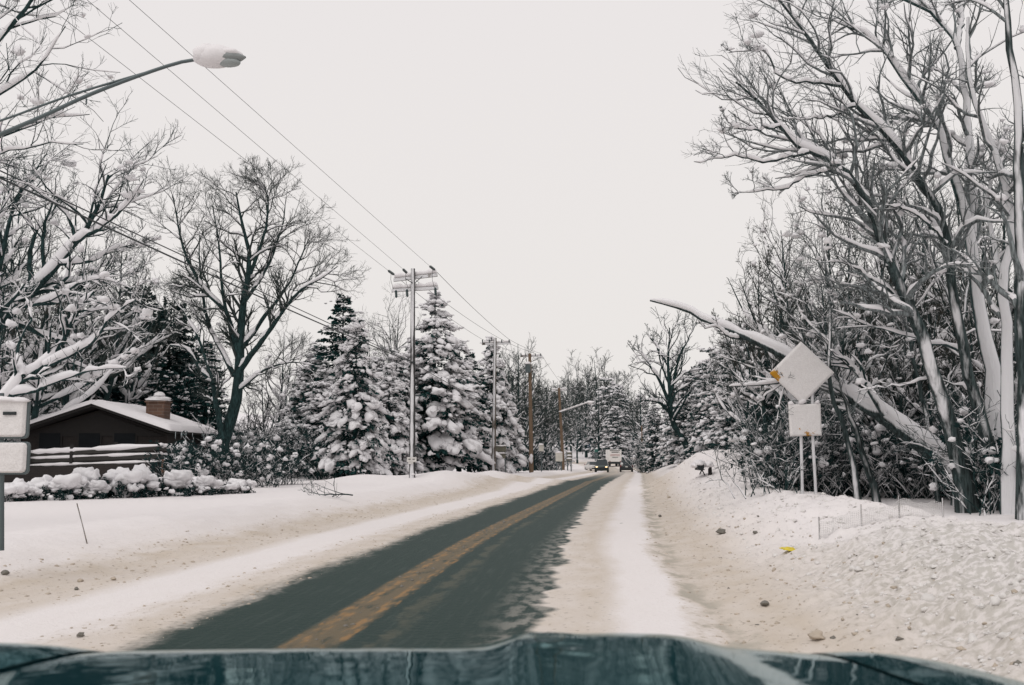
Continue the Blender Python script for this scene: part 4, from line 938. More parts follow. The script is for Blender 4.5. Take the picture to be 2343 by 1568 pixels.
def house():
    x0, x1, y0, y1, ez = -22.3, -15.3, 44.6, 52.0, 2.43; xp, pz = -18.82, 3.62; g0 = .1
    root = empty("brick_house", (-18.8, 48, g0), "low dark brick house with a snow covered gable roof behind the hedge", "house"); O = np.array([-18.8, 48, g0])
    def sub(pts): return np.array(pts, float) - O
    g = Geo(); b = sub([(x0, y0 + .9, g0 - .3), (x1 - .4, y0 + .9, g0 - .3), (x1 - .4, y0 + .9, ez), (xp, y0 + .9, pz - .12), (x0, y0 + .9, ez)]); f = b + [0, y1 - y0 - 1.2, 0]
    g.add(np.vstack([b, f]), [np.array([[i, (i + 1) % 5, (i + 1) % 5 + 5, i + 5] for i in range(5)]), np.array([[4, 3, 2, 1, 0]]), np.array([[5, 6, 7, 8, 9]])])
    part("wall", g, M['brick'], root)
    # gable boarding under the deep eave
    g = Geo(); g.prism([(x0 + .1 - O[0], ez - .12 - O[2]), (x1 - .5 - O[0], ez - .12 - O[2]), (xp - O[0], pz - .22 - O[2])], y0 + .84 - O[1], y0 + .895 - O[1]); part("gable_board", g, M['dark_wood'], root)
    def slab(xa, za, xb, zb, th, ya, yb):
        n = nrm(np.array([-(zb - za), 0, xb - xa])); n = n if n[2] > 0 else -n; q = []
        for y in (ya, yb): q += [(xa, y, za), (xb, y, zb), (xb + n[0] * th, y, zb + n[2] * th), (xa + n[0] * th, y, za + n[2] * th)]
        q = sub(q); return Geo().add(q, np.array([[0, 1, 2, 3], [7, 6, 5, 4], [0, 4, 5, 1], [1, 5, 6, 2], [2, 6, 7, 3], [3, 7, 4, 0]]))
    rf = part("roof", slab(xp, pz, x1, ez, .12, y0, y1), M['dark_wood'], root); g = slab(xp, pz, x0 - .4, ez - .13, .12, y0, y1); part("roof", g, M['dark_wood'], root)
    rng = np.random.default_rng(3)
    for xa, xb, zb, nm in ((xp, x1 + .06, ez - .02, "roof_snow"), (xp, x0 - .45, ez - .15, "roof_snow")):
        u = np.linspace(0, 1, 40); v = np.linspace(0, 1, 40); uu, vv = np.meshgrid(u, v, indexing='ij')
        e = np.minimum(np.minimum(uu + .02, 1 - uu), np.minimum(vv, 1 - vv)); th = .26 * sstep(e, -.01, .06) + .10 * fbm(uu * 5, vv * 5, 8)
        xx = xa + (xb - xa) * uu; yy = y0 - .06 + (y1 - y0 + .1) * vv; zz = pz + (zb - pz) * uu + .125 + np.maximum(th, .02)
        V = np.stack([xx, yy, zz], -1).reshape(-1, 3); n, m = 40, 40; i = (np.arange(n - 1)[:, None] * m + np.arange(m - 1)[None]).ravel()
        low = V.copy(); low[:, 2] = (pz + (zb - pz) * uu + .121).ravel(); edge = np.concatenate([np.arange(m), m * np.arange(1, n) + m - 1, (n - 1) * m + np.arange(m - 2, -1, -1), m * np.arange(n - 2, 0, -1)]); e2 = np.roll(edge, -1)
        g = Geo().add(sub(np.vstack([V, low])), [np.stack([i, i + m, i + m + 1, i + 1], 1), np.stack([edge, e2, e2 + n * m, edge + n * m], 1)]); part(nm, g, M['snow'], root, True)
    ch = part("chimney", Geo().box(np.array([-16.75, 47.2, 2.9]) - O, (.86, .86, 2.05)), M['chimney_brick'], root, False, .01)
    part("cap", Geo().box(np.array([-16.75, 47.2, 3.96]) - O, (.98, .98, .07)), M['chimney_brick'], ch)
    V, T = lumps(np.array([[-16.75, 47.2, 4.03], [-16.68, 47.15, 4.24]]) - O, [[.56, .52, .2], [.27, .26, .2]], rng, 3, .10, [0, 0], None, .15); part("snow_cap", Geo().add(V, T), M['snow'], ch, True)
    for yy in (47.4, 49.9):
        w = part("window", Geo().box(np.array([x1 - .385, yy, 1.55]) - O, (.06, .9, 1.15)), M['dark_wood'], root); part("pane", Geo().box(np.array([x1 - .35, yy, 1.55]) - O, (.03, .74, .99)), M['glass'], w)
    for xx in (-21.0, -19.2, -17.6):
        w = part("window", Geo().box(np.array([xx, y0 + .88, 2.02]) - O, (1.1, .07, 1.0)), M['dark_wood'], root); part("pane", Geo().box(np.array([xx, y0 + .835, 2.02]) - O, (.94, .03, .84)), M['dark_pane'], w)
    n = 16; ys = rng.uniform(y0, y1, n); l = rng.uniform(.1, .5, n); P = np.stack([np.stack([np.full(n, x1 + .03), ys, np.full(n, ez + .08)], 1), np.stack([np.full(n, x1 + .03), ys, ez + .08 - l], 1)], 1) - O
    part("icicles", Geo().add(*tubes(P, np.stack([np.full(n, .022), np.full(n, .004)], 1), 5)), M['ice'], root)
    # deck with snow topped rails in front
    dk = empty("deck", (-17.5, 42, g0), "raised wooden deck with three snow topped rails before the brick house", "deck"); D = np.array([-17.5, 42, g0])
    A, C = (-90, 364), (397,)
    def run(name, ya, yb, hgt, th, mat, par, snow):
        p0, p1 = at(-60, ya + (ya - yb) * .30, 42.6), at(364, yb, 41.6); p2 = at(397, yb + 5, 44.2)
        for a, b in ((p0, p1), (p1, p2)):
            c = (a + b) / 2 - D; d = b - a; L = np.linalg.norm(d[:2]); rz = math.atan2(d[1], d[0]); g = Geo()
            v = np.array([[s * L / 2, t_, z] for z in (-hgt / 2, hgt / 2) for t_ in (-th / 2, th / 2) for s in (-1, 1)]); v[:, 2] += v[:, 0] / L * d[2]
            v = v @ np.array([[math.cos(rz), math.sin(rz), 0], [-math.sin(rz), math.cos(rz), 0], [0, 0, 1]])
            g.add(v + c, np.array([[0, 2, 3, 1], [4, 5, 7, 6], [0, 1, 5, 4], [2, 6, 7, 3], [0, 4, 6, 2], [1, 3, 7, 5]])); r_ = part(name, g, mat, par)
            if snow:
                q = np.linspace(0, 1, 26)[:, None]; P = a + (b - a) * q - D; P[:, 2] += hgt / 2 + snow * .35
                R = snow * (1 + .25 * np.sin(np.arange(26) * .7) + .3 * rng.normal(size=26) * .5); R[0] *= .5; R[-1] *= .5
                part("snow_ridge", Geo().add(*tubes(P[None], R[None], 8, .8)), M['snow'], r_, True)
    run("rail", 1043, 1026, .14, .18, M['rail_wood'], dk, .13); run("rail", 1055, 1044, .16, .14, M['rail_wood'], dk, .085); run("rail", 1070, 1060, .10, .14, M['rail_wood'], dk, .08)
    run("skirt_board", 1063, 1052, .20, .05, M['dark_wood'], dk, 0)
    run("base_wall", 1098, 1088, 1.0, .3, M['brick'], dk, 0)
    part("pier", Geo().box(at(384, 1082, 41.5) - D, (.42, .42, 1.1)), M['chimney_brick'], dk, False, .01)
    for px in (64, 164, 264, 358): part("rail_post", Geo().box(at(px, 1046 - px * .045, 42.2 - px * .0012) - D, (.12, .12, .8)), M['dark_wood'], dk)
house()

# ------------------------------------------------------------------ utility poles, lamps and wires
GP = "utility poles along the left roadside"
def pole(label, px0, py0, px1, py1, Y, r, arms, mat, base=None, extra=None):
    a = at(px0, py0, Y); b = at(px1, py1, Y); a[2] = gz(a[0], a[1]) if base is None else base
    root = empty("utility_pole", a, label, "utility pole", GP); rng = np.random.default_rng(int(px0) + 500)
    P = np.array([[0, 0, -.5], (b - a) * .33, (b - a) * .66, b - a]); g = Geo(); g.add(*tubes(P[None], np.array([[r * 1.2, r * 1.08, r * .9, r * .78]]), 14)); g.cyl(P[3] - [0, 0, .02], P[3] + [0, 0, .02], r * .78, sides=14)
    part("shaft", g, M[mat], root, True)
    ends = []
    for (xa, ya, xb, yb, da, snow) in arms:
        p, q = at(xa, ya, Y + da[0]) - a, at(xb, yb, Y + da[1]) - a; d = q - p; L = np.linalg.norm(d); g = Geo()
        T = d / L; S = nrm(np.cross(T, [0, 0, 1])); U = np.cross(S, T); v = []
        for e in (p, q):
            for su, sv in ((-1, -1), (1, -1), (1, 1), (-1, 1)): v.append(e + S * su * .055 + U * sv * .065 - S * (r + .03))
        g.add(v, np.array([[0, 1, 2, 3], [7, 6, 5, 4], [0, 4, 5, 1], [1, 5, 6, 2], [2, 6, 7, 3], [3, 7, 4, 0]])); ar = part("crossarm", g, M['wood_pole'], root)
        if snow:
            t = np.linspace(.01, .99, 30)[:, None]; P = p + d * t - S * (r + .03); h = snow * (.8 + .35 * np.sin(np.arange(30) * .55) * .4 + rng.normal(size=30) * .06)
            h[13:17] *= .8; h[[0, -1]] *= .4; P[:, 2] += .065 + h * .8
            V, Q = tubes(P[None], (h * .5)[None], 8, 1.0); V = V.reshape(30, 8, 3); V[:, :, 2] = P[:, None, 2] + (V[:, :, 2] - P[:, None, 2]) * 1.6
            part("snow_ridge", Geo().add(V, Q), M['snow'], ar, True)
        ends.append((p + a, q + a))
    if extra: extra(root, a)
    return root, a, ends
def insulator(root, p, q, r=.05):
    P = np.array(p) + (np.array(q) - np.array(p)) * np.linspace(0, 1, 13)[:, None]; R = np.array([.35, .5, 1, .55, 1, .55, 1, .55, 1, .55, 1, .5, .3]) * r
    part("insulator", Geo().add(*tubes(P[None], R[None], 10)), M['insul'], root, True)
Y1 = 42.0
W1 = {}
def p1_extra(root, a):
    for k, (xa, ya, xb, yb) in enumerate(((888, 619, 902, 629), (922, 616, 931, 625), (983, 609, 995, 618))):
        insulator(root, at(xa, ya, Y1 - 1.2) - a, at(xb, yb, Y1 - .1) - a, .06); W1[k] = (at(xa, ya, Y1 - 1.2), at(xb, yb, Y1 - .1))
        part("jumper", Geo().add(*tubes(np.array([[at(xa + 7, ya + 4, Y1 - .5), at(xa + 6, 640, Y1 - .3), at(xa + 12, 662, Y1 - .1)]]) - a, np.full((1, 3), .009), 4)), M['wire'], root)
    for xa, ya, yb in ((906, 664, 682), (931, 662, 680), (996, 658, 677)): insulator(root, at(xa, ya, Y1 - .2) - a, at(xa + 1, yb, Y1 - .2) - a, .07)
    for xa, ya, xb, yb in ((928, 638, 944, 648), (966, 633, 949, 648)): part("brace", Geo().cyl(at(xa, ya, Y1 - .16) - a, at(xb, yb, Y1 - .12) - a, .018, sides=6), M['dark_metal'], root)
    t = part("tag_plate", Geo().box(at(942, 1052, Y1 - .17) - a, (.40, .025, .20)), M['snow_plate'], root, False, .01)
    for dx in (-.09, .08): part("tag_mark", Geo().box(at(942, 1051, Y1 - .188) - a + [dx, 0, 0], (.09, .012, .035)), M['rail_wood'], t)
    part("tag_plate", Geo().box(at(940, 1060, Y1 - .17) - a, (.20, .02, .07)), M['snow_plate'], root)
    V, T = lumps([at(945, 1086, Y1 - .14) - a], [[.07, .03, .06]], np.random.default_rng(2), 2, .2, [0]); part("snow_patch", Geo().add(V, T), M['snow'], root, True)
    part("clamp", Geo().cyl(at(940, 829, Y1 - .14) - a, at(950, 831, Y1 - .1) - a, .05, sides=8), M['dark_metal'], root)
M['snow_plate'] = m_plain("frosted tag", (.62, .60, .57), .8, 0, .3, 12)
pole("snow blown utility pole with two snow topped crossarms and a tag plate", 943, 1119, 945, 616, Y1, .112, [(899, 640, 999, 628, (.1, -.1), .16), (895, 664, 1001, 658, (.1, -.1), .15)], 'wood_pole_snow', extra=p1_extra)
def p2_extra(root, a):
    for px in (1104, 1120, 1148, 1165): insulator(root, at(px, 785, 67.8) - a, at(px, 777, 67.8) - a, .05)
pole("utility pole with one crossarm standing before the slim right end spruce", 1129, 1091, 1133, 774, 68, .13, [(1102, 787, 1168, 785, (.1, -.1), .10)], 'wood_pole', extra=p2_extra)
def p3_extra(root, a):
    c = at(1208, 843, 79.7) - a; t = part("transformer", Geo().cyl(c - [0, 0, .36], c + [0, 0, .36], .22, sides=16), M['metal'], root, False, .02)
    V, T = lumps([c + [0, 0, .36]], [[.25, .25, .2]], np.random.default_rng(2), 2, .15); part("snow_cap", Geo().add(V, T), M['snow'], t, True)
    for px in (1192, 1203, 1225, 1237): insulator(root, at(px, 815, 79.8) - a, at(px, 809, 79.8) - a, .05)
    V, T = lumps([at(1215, 1049, 79.7) - a], [[.16, .1, .34]], np.random.default_rng(3), 2, .2, [0], None, 1); part("snow_patch", Geo().add(V, T), M['snow'], root, True)
pole("brown utility pole carrying a grey transformer below its crossarm", 1216, 1079, 1212, 810, 80, .155, [(1190, 815, 1239, 814, (.1, -.1), .05)], 'wood_brown', extra=p3_extra)
pole("brown leaning utility pole with a street lamp arm, beside the bend", 1289, 1071, 1279, 888, 117, .17, [(1262, 894, 1297, 892, (.1, -.1), .16)], 'wood_brown')
pole("thin plain pole at the far right edge of the woods", 1471, 1056, 1468, 975, 128, .10, [], 'wood_brown')
p0 = at(-330, 1100, 14.0)
pole0, a0, _ = pole("utility pole just outside the left frame edge carrying the near street lamp", -330, 1100, -330, -470, 14.0, .14, [(-440, -400, -220, -400, (.05, -.05), .1)], 'wood_pole')
# street lamps
def lamp(label, pts, Y, r, head, brace=None, scale=1.0, flip=1):
    b = at(*pts[0], Y); root = empty("street_lamp", b, label, "street lamp", None); rng = np.random.default_rng(9)
    P = spline([at(a, c, Y) for a, c in pts], 24) - b; part("arm", Geo().add(*tubes(P[None], np.linspace(r, r * .72, 24)[None], 10)), M['metal'], root, True)
    if brace:
        Q = spline([at(a, c, Y) for a, c in brace], 12) - b; part("brace_rod", Geo().add(*tubes(Q[None], np.full((1, 12), r * .5), 8)), M['metal'], root, True)
        q = at(198, 226, Y) - b; part("strut", Geo().cyl(q, q - [0, 0, .085], .012, sides=6), M['metal'], root)
    h0, h1 = at(*head[0], Y) - b, at(*head[1], Y) - b; d = h1 - h0; L = np.linalg.norm(d)
    t = np.linspace(0, 1, 16)[:, None]; C = h0 + d * t; R = np.array([.045, .065, .08, .095, .11, .12, .13, .138, .14, .138, .132, .124, .11, .09, .06, .02]) * L / .70
    hd = part("lamp_head", Geo().add(*tubes(C[None], R[None], 14, .62)), M['lamp_grey'], root, True)
    V, T = lumps([h0 + d * .66 + [0, 0, -.07 * L / .7]], [[.17 * L / .7, .105 * L / .7, .06 * L / .7]], rng, 3, .02, [math.atan2(d[1], d[0])], None, 1.0); part("lens", Geo().add(V, T), M['lens'], hd, True)
    q = L / .70; V, T = lumps([h0 + d * .36 + [0, 0, .02 * q], h0 + d * .18 + [0, 0, .06 * q], h0 + d * .6 + [0, 0, .05 * q]], [[.29 * q, .17 * q, .185 * q], [.16 * q, .15 * q, .16 * q], [.22 * q, .14 * q, .10 * q]], rng, 3, .07, [math.atan2(d[1], d[0])] * 3, None, .75)
    part("snow_cap", Geo().add(V, T), M['snow'], hd, True)
    return root
M['lamp_grey'] = m_plain('lamp housing', (.24, .26, .26), .5, 0, .15)
M['lens'] = m_plain("lamp lens", (.30, .33, .33), .25, 0, .1)
lamp("near street lamp on a long curved arm, head buried under snow", [(-330, 452), (-150, 372), (0, 308), (100, 265), (200, 219), (300, 180), (400, 146), (452, 136)], 14.0, .035, [(450, 136), (562, 131)], [(-330, 360), (-150, 322), (0, 277), (150, 222), (260, 188), (335, 166)])
lamp("distant street lamp with a straight snow topped arm on the leaning brown pole", [(1283, 944), (1310, 935), (1346, 923)], 116.6, .09, [(1344, 923), (1362, 921)])
V, T = lumps([at(1283 + q * 5.2, 944 - q * 1.75 - 2, 116.5) for q in range(13)], [[.24, .14, .12]] * 13, np.random.default_rng(4), 2, .15, [.2] * 13); _l = [o for o in COL.objects if o.name.startswith("street_lamp")][-1]
part("arm_snow", Geo().add(V - np.array(_l.location), T), M['snow'], _l, True)
lamp("farthest street lamp, a thin arm pointing left above the bend", [(1333, 1040), (1334, 992), (1328, 986), (1308, 984)], 196, .07, [(1310, 984), (1293, 983)])
# wires
def wire(label, A, B, sag, r, n=40, name="power_line"):
    A, B = np.array(A), np.array(B); t = np.linspace(0, 1, n)[:, None]; P = A + (B - A) * t; P[:, 2] -= (4 * sag * t * (1 - t))[:, 0]
    o = link(name, Geo().add(*tubes((P - A)[None], np.full((1, n), r), 5)).mesh(name, M['wire'], True), loc=A); tag(o, label, "overhead line", "overhead lines along the left roadside"); return o
wire("left one of the three thin power lines running to the near crossarm", at(-430, -404, 14), W1[0][0], .0, .006)
wire("middle one of the three thin power lines running to the near crossarm", at(-330, -451, 14), W1[1][0], .0, .006)
wire("right one of the three thin power lines, ending at the crossarm's right tip", at(-230, -466, 14), W1[2][0], .0, .006)
wire("power line from the right end of the near pole's crossarm to the second pole", W1[2][1], at(1165, 777, 67.8), .12, .011)
wire("power line from the middle of the near pole to the second pole", at(950, 640, Y1), at(1148, 777, 67.8), .15, .010)
wire("power line from the left end of the near crossarm to the second pole", at(902, 629, Y1), at(1104, 777, 67.8), .15, .010)
for k, (a, b) in enumerate(((1104, 1192), (1148, 1225), (1165, 1237))): wire(["left", "middle", "right"][k] + " power line between the second pole and the transformer pole", at(a, 777, 67.8), at(b, 809, 79.8), .08, .011)
for k, (a, b) in enumerate(((1192, 1264), (1237, 1296))): wire(["left", "right"][k] + " power line between the transformer pole and the leaning brown pole", at(a, 809, 79.8), at(b, 890, 116.8), .2, .012)
wire("thick lower cable crossing before the big maple to the near pole", at(-330, 253, 14), at(945, 830, Y1 - .1), .10, .021, name="cable")
wire("thinner cable just above the thick one before the big maple", at(-330, 238, 14), at(945, 829, Y1 - .1), -.0, .014, name="cable")
wire("low cable running on from the near pole past the tallest spruce", at(945, 830, Y1 - .1), at(1131, 925, 67.9), .15, .018, name="cable")
wire("low cable between the second pole and the transformer pole", at(1131, 925, 67.9), at(1214, 930, 79.9), .1, .018, name="cable")

# ------------------------------------------------------------------ signs
def m_plastered(name, under, bias, px, pz):
    """a sign face under blown snow; the paint shows only where the snow fell off"""
    k = NT(name); p = k.obj(); sx = k.n("ShaderNodeSeparateXYZ"); k.set(sx.inputs[0], p)
    n = k.noise(p, 9, 5, .65); nf = k.noise(p, 60, 3)
    dx = k.m_('SUBTRACT', sx.outputs[0], px); dz = k.m_('SUBTRACT', sx.outputs[2], pz)
    d = k.m_('SQRT', k.m_('ADD', k.m_('MULTIPLY', dx, dx), k.m_('MULTIPLY', dz, dz)))
    a = k.m_('ADD', k.m_('MULTIPLY', n, .9), k.m_('MULTIPLY', k.m_('SUBTRACT', .30, d), 1.25)); a = k.m_('ADD', a, k.m_('MULTIPLY', k.m_('SUBTRACT', nf, .5), .3))
    msk = k.ss(a, bias, bias + .07)
    snow = k.mix(nf, (.58, .56, .55), (.86, .84, .835)); k.bump(k.m_('ADD', n, k.m_('MULTIPLY', nf, .5)), .5, .02)
    return k.fin(k.mix(msk, snow, under), .8, Specular_IOR_Level=.2)
def plate(outline, th, bump_seed, sub=34):
    """a flat plate with rounded snow plaster on its face (x,z outline, convex), face towards -y"""
    c = np.mean(outline, 0); n = len(outline); o = np.array(outline, float); rings = np.linspace(1, 0, sub); V = []
    e = []
    for i in range(n):
        a, b = o[i], o[(i + 1) % n]; e += [a + (b - a) * t for t in np.linspace(0, 1, 22, endpoint=False)]
    e = np.array(e); m = len(e)
    for q in rings:
        p = c + (e - c) * q; y = -th - .028 * sstep(1 - q, 0, .10) - .016 * fbm(p[:, 0] * 9, p[:, 1] * 9, bump_seed, 4) * sstep(1 - q, 0, .08); V.append(np.stack([p[:, 0], y, p[:, 1]], 1))
    V = np.concatenate([np.stack([e[:, 0], np.zeros(m), e[:, 1]], 1)] + V); F = []
    i = np.arange(m); j = (i + 1) % m
    for q in range(sub): F.append(np.stack([i + q * m, j + q * m, j + (q + 1) * m, i + (q + 1) * m], 1))
    return Geo().add(V, [np.concatenate(F)[:, ::-1], i[None, :]])
def road_sign():
    Y = 20.4; b = at(1851, 1140, Y); b[2] = gz(b[0], b[1]); root = empty("road_sign", b, "snow plastered diamond road sign with a square plate below on two posts", "road sign")
    def L(px, py): p = at(px, py, Y) - b; return (p[0], p[2])
    for a, c in ((1833, 1836), (1859, 1868)):
        P = np.array([at(c, 1150, Y + .04) - b, at(a - .5, 985, Y + .04) - b, at(a - 1, 880, Y + .04) - b]); P[0, 2] = -.3
        po = part("post", Geo().add(*tubes(P[None], np.array([[.034, .034, .034]]), 8)), M['post_snow'], root, True)
    s = plate([L(1832, 782), L(1908, 853), L(1835, 925), L(1760, 854)], .03, 61); q = L(1770, 862)
    part("diamond_plate", s, m_plastered("snow plastered diamond", (.45, .22, .02), .63, q[0], q[1]), root, True)
    q = L(1848, 998); s = plate([L(1803, 926), L(1876, 924), L(1879, 997), L(1807, 999)], .045, 62); part("square_plate", s, m_plastered("snow plastered square", (.40, .20, .03), .69, q[0], q[1]), root, True)
    rng = np.random.default_rng(8); V, T = lumps([at(1810, 924, Y - .03) - b, at(1870, 922, Y - .03) - b, at(1836, 920, Y - .05) - b], [[.06, .05, .05], [.05, .05, .05], [.10, .05, .06]], rng, 2, .2, [0, 0, 0], None, .8); part("snow_cap", Geo().add(V, T), M['snow'], root, True)
M['post_snow'] = m_bark("snow blown post", (.10, .12, .12), .05, .45, (0, -.95, .2), 2.2)
road_sign()
def near_sign():
    Y = 10.6; b = at(3, 1232, Y); b[2] = gz(b[0], b[1]); root = empty("road_sign", b, "snow plastered sign of two stacked panels cut by the left frame edge", "road sign")
    part("post", Geo().add(*tubes((np.array([at(3, 1260, Y + .05), at(3, 900, Y + .05)]) - b)[None], np.array([[.03, .03]]), 8)), M['metal'], root, True)
    def rr(px0, py0, px1, py1):
        a, c = at(px0, py1, Y) - b, at(px1, py0, Y) - b; x0, z0, x1, z1 = a[0], a[2], c[0], c[2]; r = .04; o = []
        for cx, cz, s0 in ((x0 + r, z0 + r, 180), (x0 + r, z1 - r, 90), (x1 - r, z1 - r, 0), (x1 - r, z0 + r, -90)):
            for d in (90, 45, 0): o.append((cx + r * math.cos(math.radians(s0 + d)), cz + r * math.sin(math.radians(s0 + d))))
        return o[::-1] if False else o
    for k, (y0, y1) in enumerate(((914, 1004), (1011, 1086))):
        part("panel", Geo().prism(rr(-62, y0, 69, y1), 0, .03), M['metal'], root, False, .006)
        p = part("snow_plaster", plate(rr(-57, y0 + (2 if k else -3), 63, y1 - 4), .008, 70 + k), m_plastered("plastered panel", (.03, .07, .075), .95, -.2, 9), root, True)
    V, T = lumps([at(2, 916, Y - .02) - b, at(40, 917, Y - .02) - b, at(-35, 917, Y) - b], [[.2, .06, .04], [.12, .05, .035], [.12, .05, .04]], np.random.default_rng(3), 2, .12, [0, 0, 0], None, .6); part("snow_cap", Geo().add(V, T), M['snow'], root, True)
    part("slot", Geo().box(at(22, 946, Y - .045) - b, (.14, .02, .035)), M['dark_metal'], root, False, .006)
near_sign()
def small_sign(label, Y, posts, panels, mat, cat="sign", name="roadside_sign", snow=True):
    b = at(*posts[0][0], Y); b[2] = gz(b[0], b[1]); root = empty(name, b, label, cat)
    for (xa, ya), (xb, yb) in posts:
        P = np.array([at(xa, ya, Y) - b, at(xb, yb, Y) - b]); P[0, 2] = -.4; part("post", Geo().add(*tubes(P[None], np.full((1, 2), .05 * Y / 80), 6)), M['metal'], root)
    for x0, y0, x1, y1 in panels:
        c = (at(x0, y0, Y) + at(x1, y1, Y)) / 2 - b; w = at(x1, y1, Y) - at(x0, y0, Y)
        part("panel", Geo().box(c - [0, .09, 0], (abs(w[0]), .07, abs(w[2]))), mat, root, False, .015)
        if snow:
            V, T = lumps([c + [0, -.09, abs(w[2]) / 2]], [[abs(w[0]) * .52, .12, .10 * Y / 80]], np.random.default_rng(5), 2, .12, [0], None, .3); part("snow_cap", Geo().add(V, T), M['snow'], root, True)
M['sign_brown'] = m_plain("weathered sign board", (.13, .125, .095), .8, 0, .35, 3)
M['sign_pale'] = m_plain("pale sign board", (.50, .48, .43), .8, 0, .25, 3)
M['blue'] = m_plain("blue box paint", (.012, .075, .17), .5, 0, .25)
M['green'] = m_plain("green sign paint", (.012, .09, .075), .5, 0, .2)
small_sign("grey brown sign of two stacked boards on one thin post by the spruces", 72, [((1157, 1089), (1155, 1022))], [(1134, 1021, 1158, 1034), (1134, 1038, 1157, 1049)], M['sign_brown'])
small_sign("pale square sign on two legs beside the leaning brown pole", 106, [((1274, 1080), (1273, 1036)), ((1285, 1079), (1284, 1036))], [(1271, 1036, 1287, 1056)], M['sign_pale'])
small_sign("small sign of three stacked plates on two legs right of the leaning brown pole", 112, [((1299, 1072), (1298, 1034)), ((1307, 1071), (1306, 1034))], [(1297, 1035, 1308, 1040), (1297, 1043, 1308, 1047), (1296, 1050, 1309, 1054)], M['sign_brown'])
small_sign("white snow topped newspaper box on a post right of the transformer pole", 92, [((1239, 1079), (1239, 1030))], [(1233, 1018, 1244, 1033)], M['sign_pale'], "newspaper box", "newspaper_box")
_p = on_ground(1346, 1037); _Y = _p[1]
small_sign("blue box on a short post on the snow slope beyond the bend", _Y, [((1346, 1037), (1346, 1024))], [(1340, 1017, 1352, 1027)], M['blue'], "box", "post_box", False)
small_sign("small green sign above the oncoming cars", 205, [((1362, 1055), (1362, 1032)), ((1366, 1055), (1366, 1032))], [(1360, 1028, 1368, 1035)], M['green'], snow=False)

# ------------------------------------------------------------------ vehicles
M['car_black'] = m_plain("black car paint", (.010, .012, .014), .3, 0, .3); M['car_green'] = m_plain("dark green car paint", (.012, .03, .028), .3, 0, .3); M['car_white'] = m_plain("white car paint", (.62, .60, .58), .35, 0, .1)
M['truck_white'] = m_plain("white truck body", (.66, .64, .62), .5, 0, .1); M['red'] = m_plain("red lamp plastic", (.16, .01, .012), .3); M['plate'] = m_plain("number plate", (.55, .55, .52), .5, 0, .1); M['stripe'] = m_plain("pink stripe", (.38, .20, .19), .5, 0, .1); M['grey_letter'] = m_plain("grey lettering", (.18, .20, .19), .5)
def m_glow(name, col, st):
    k = NT(name); k.set(k.b.inputs['Emission Color'], col); k.b.inputs['Emission Strength'].default_value = st; return k.fin((.8, .7, .5), .3)
M['headlight'] = m_glow("lit headlight", (1.0, .58, .28), 2.2)
def car(label, paint, loc, rz, suv=True, lights=False, L=4.6, W=1.86):
    root = empty("parked_car" if False else "car", loc, label, "car", None, rz)     # front faces +y
    hb, hr = (.98, 1.66) if suv else (.88, 1.44); y = L / 2
    side = [(-y, .42), (-y + .04, .78), (-y + .12, hb), (y * .42, hb + .01), (y - .18, hb - .14), (y - .02, .70), (y, .40), (y - .15, .24), (-y + .12, .24)]
    part("body", Geo().prism(side, -W / 2, W / 2, 'x'), paint, root, True, .09)
    def cab(a, b, c, d, z0, z1, w0, w1):
        v = [(-w0, a, z0), (w0, a, z0), (w0, d, z0), (-w0, d, z0), (-w1, b, z1), (w1, b, z1), (w1, c, z1), (-w1, c, z1)]
        return Geo().add(v, np.array([[3, 2, 1, 0], [4, 5, 6, 7], [0, 1, 5, 4], [1, 2, 6, 5], [2, 3, 7, 6], [3, 0, 4, 7]]))
    ra = -y + .10 if suv else -y + .75
    part("windows", cab(ra, ra + (.35 if suv else .6), y * .10, y * .46, hb - .03, hr - .05, W / 2 - .09, W / 2 - .24), M['glass'], root, False, .03)
    part("roof", cab(ra + .32 if suv else ra + .55, ra + .36 if suv else ra + .6, y * .09, y * .13, hr - .075, hr, W / 2 - .20, W / 2 - .26), paint, root, True, .03)
    for sx in (-1, 1):
        for yy in (-y * .60, y * .62):
            w = part("wheel", Geo().cyl((sx * (W / 2 - .24), yy, .34), (sx * (W / 2 - .01), yy, .34), .34, sides=20), M['rubber'], root); part("rim", Geo().cyl((sx * (W / 2 - .012), yy, .34), (sx * (W / 2 + .006), yy, .34), .20, sides=14), M['metal'], w)
        part("mirror", Geo().box((sx * (W / 2 + .09), y * .34, hb + .08), (.2, .1, .13)), paint, root, False, .02)
        V, T = lumps([(sx * (W / 2 - .30), y - .10, .71)], [[.17, .10, .10]], np.random.default_rng(1), 2, .02, [0], None, 1); part("headlight", Geo().add(V, T), M['headlight'] if lights else M['lens'], root, True)
        part("tail_light", Geo().box((sx * (W / 2 - .12), -y + .03, .86), (.16, .08, .30)), M['red'], root, False, .02)
    part("grille", Geo().box((0, y - .02, .60), (.85, .06, .16)), M['dark_metal'], root, False, .01); part("number_plate", Geo().box((0, -y - .01, .72), (.34, .03, .14)), M['plate'], root)
    part("bumper", Geo().box((0, -y + .0, .42), (W - .12, .12, .16)), M['dark_metal'], root, False, .03); part("bumper", Geo().box((0, y - .02, .40), (W - .12, .12, .16)), M['dark_metal'], root, False, .03)
    return root
def onroad(px, Y): x = (px - PW / 2) / F * Y; s, t = st_of([x], [Y]); d = cl_dir(s)[0]; return (x, Y, gz(x, Y, False)), math.atan2(d[1], d[0]) - math.pi / 2
p, a = onroad(1431, 141); car("black sport utility car driving away, seen from behind in the right lane", M['car_black'], p, a, True)
p, a = onroad(1375.5, 134); car("dark green oncoming car with both headlights lit", M['car_green'], p, a + math.pi, True, True)
p, a = onroad(1357, 150); car("white oncoming car half hidden behind the dark green one", M['car_white'], p, a + math.pi + .25, False)
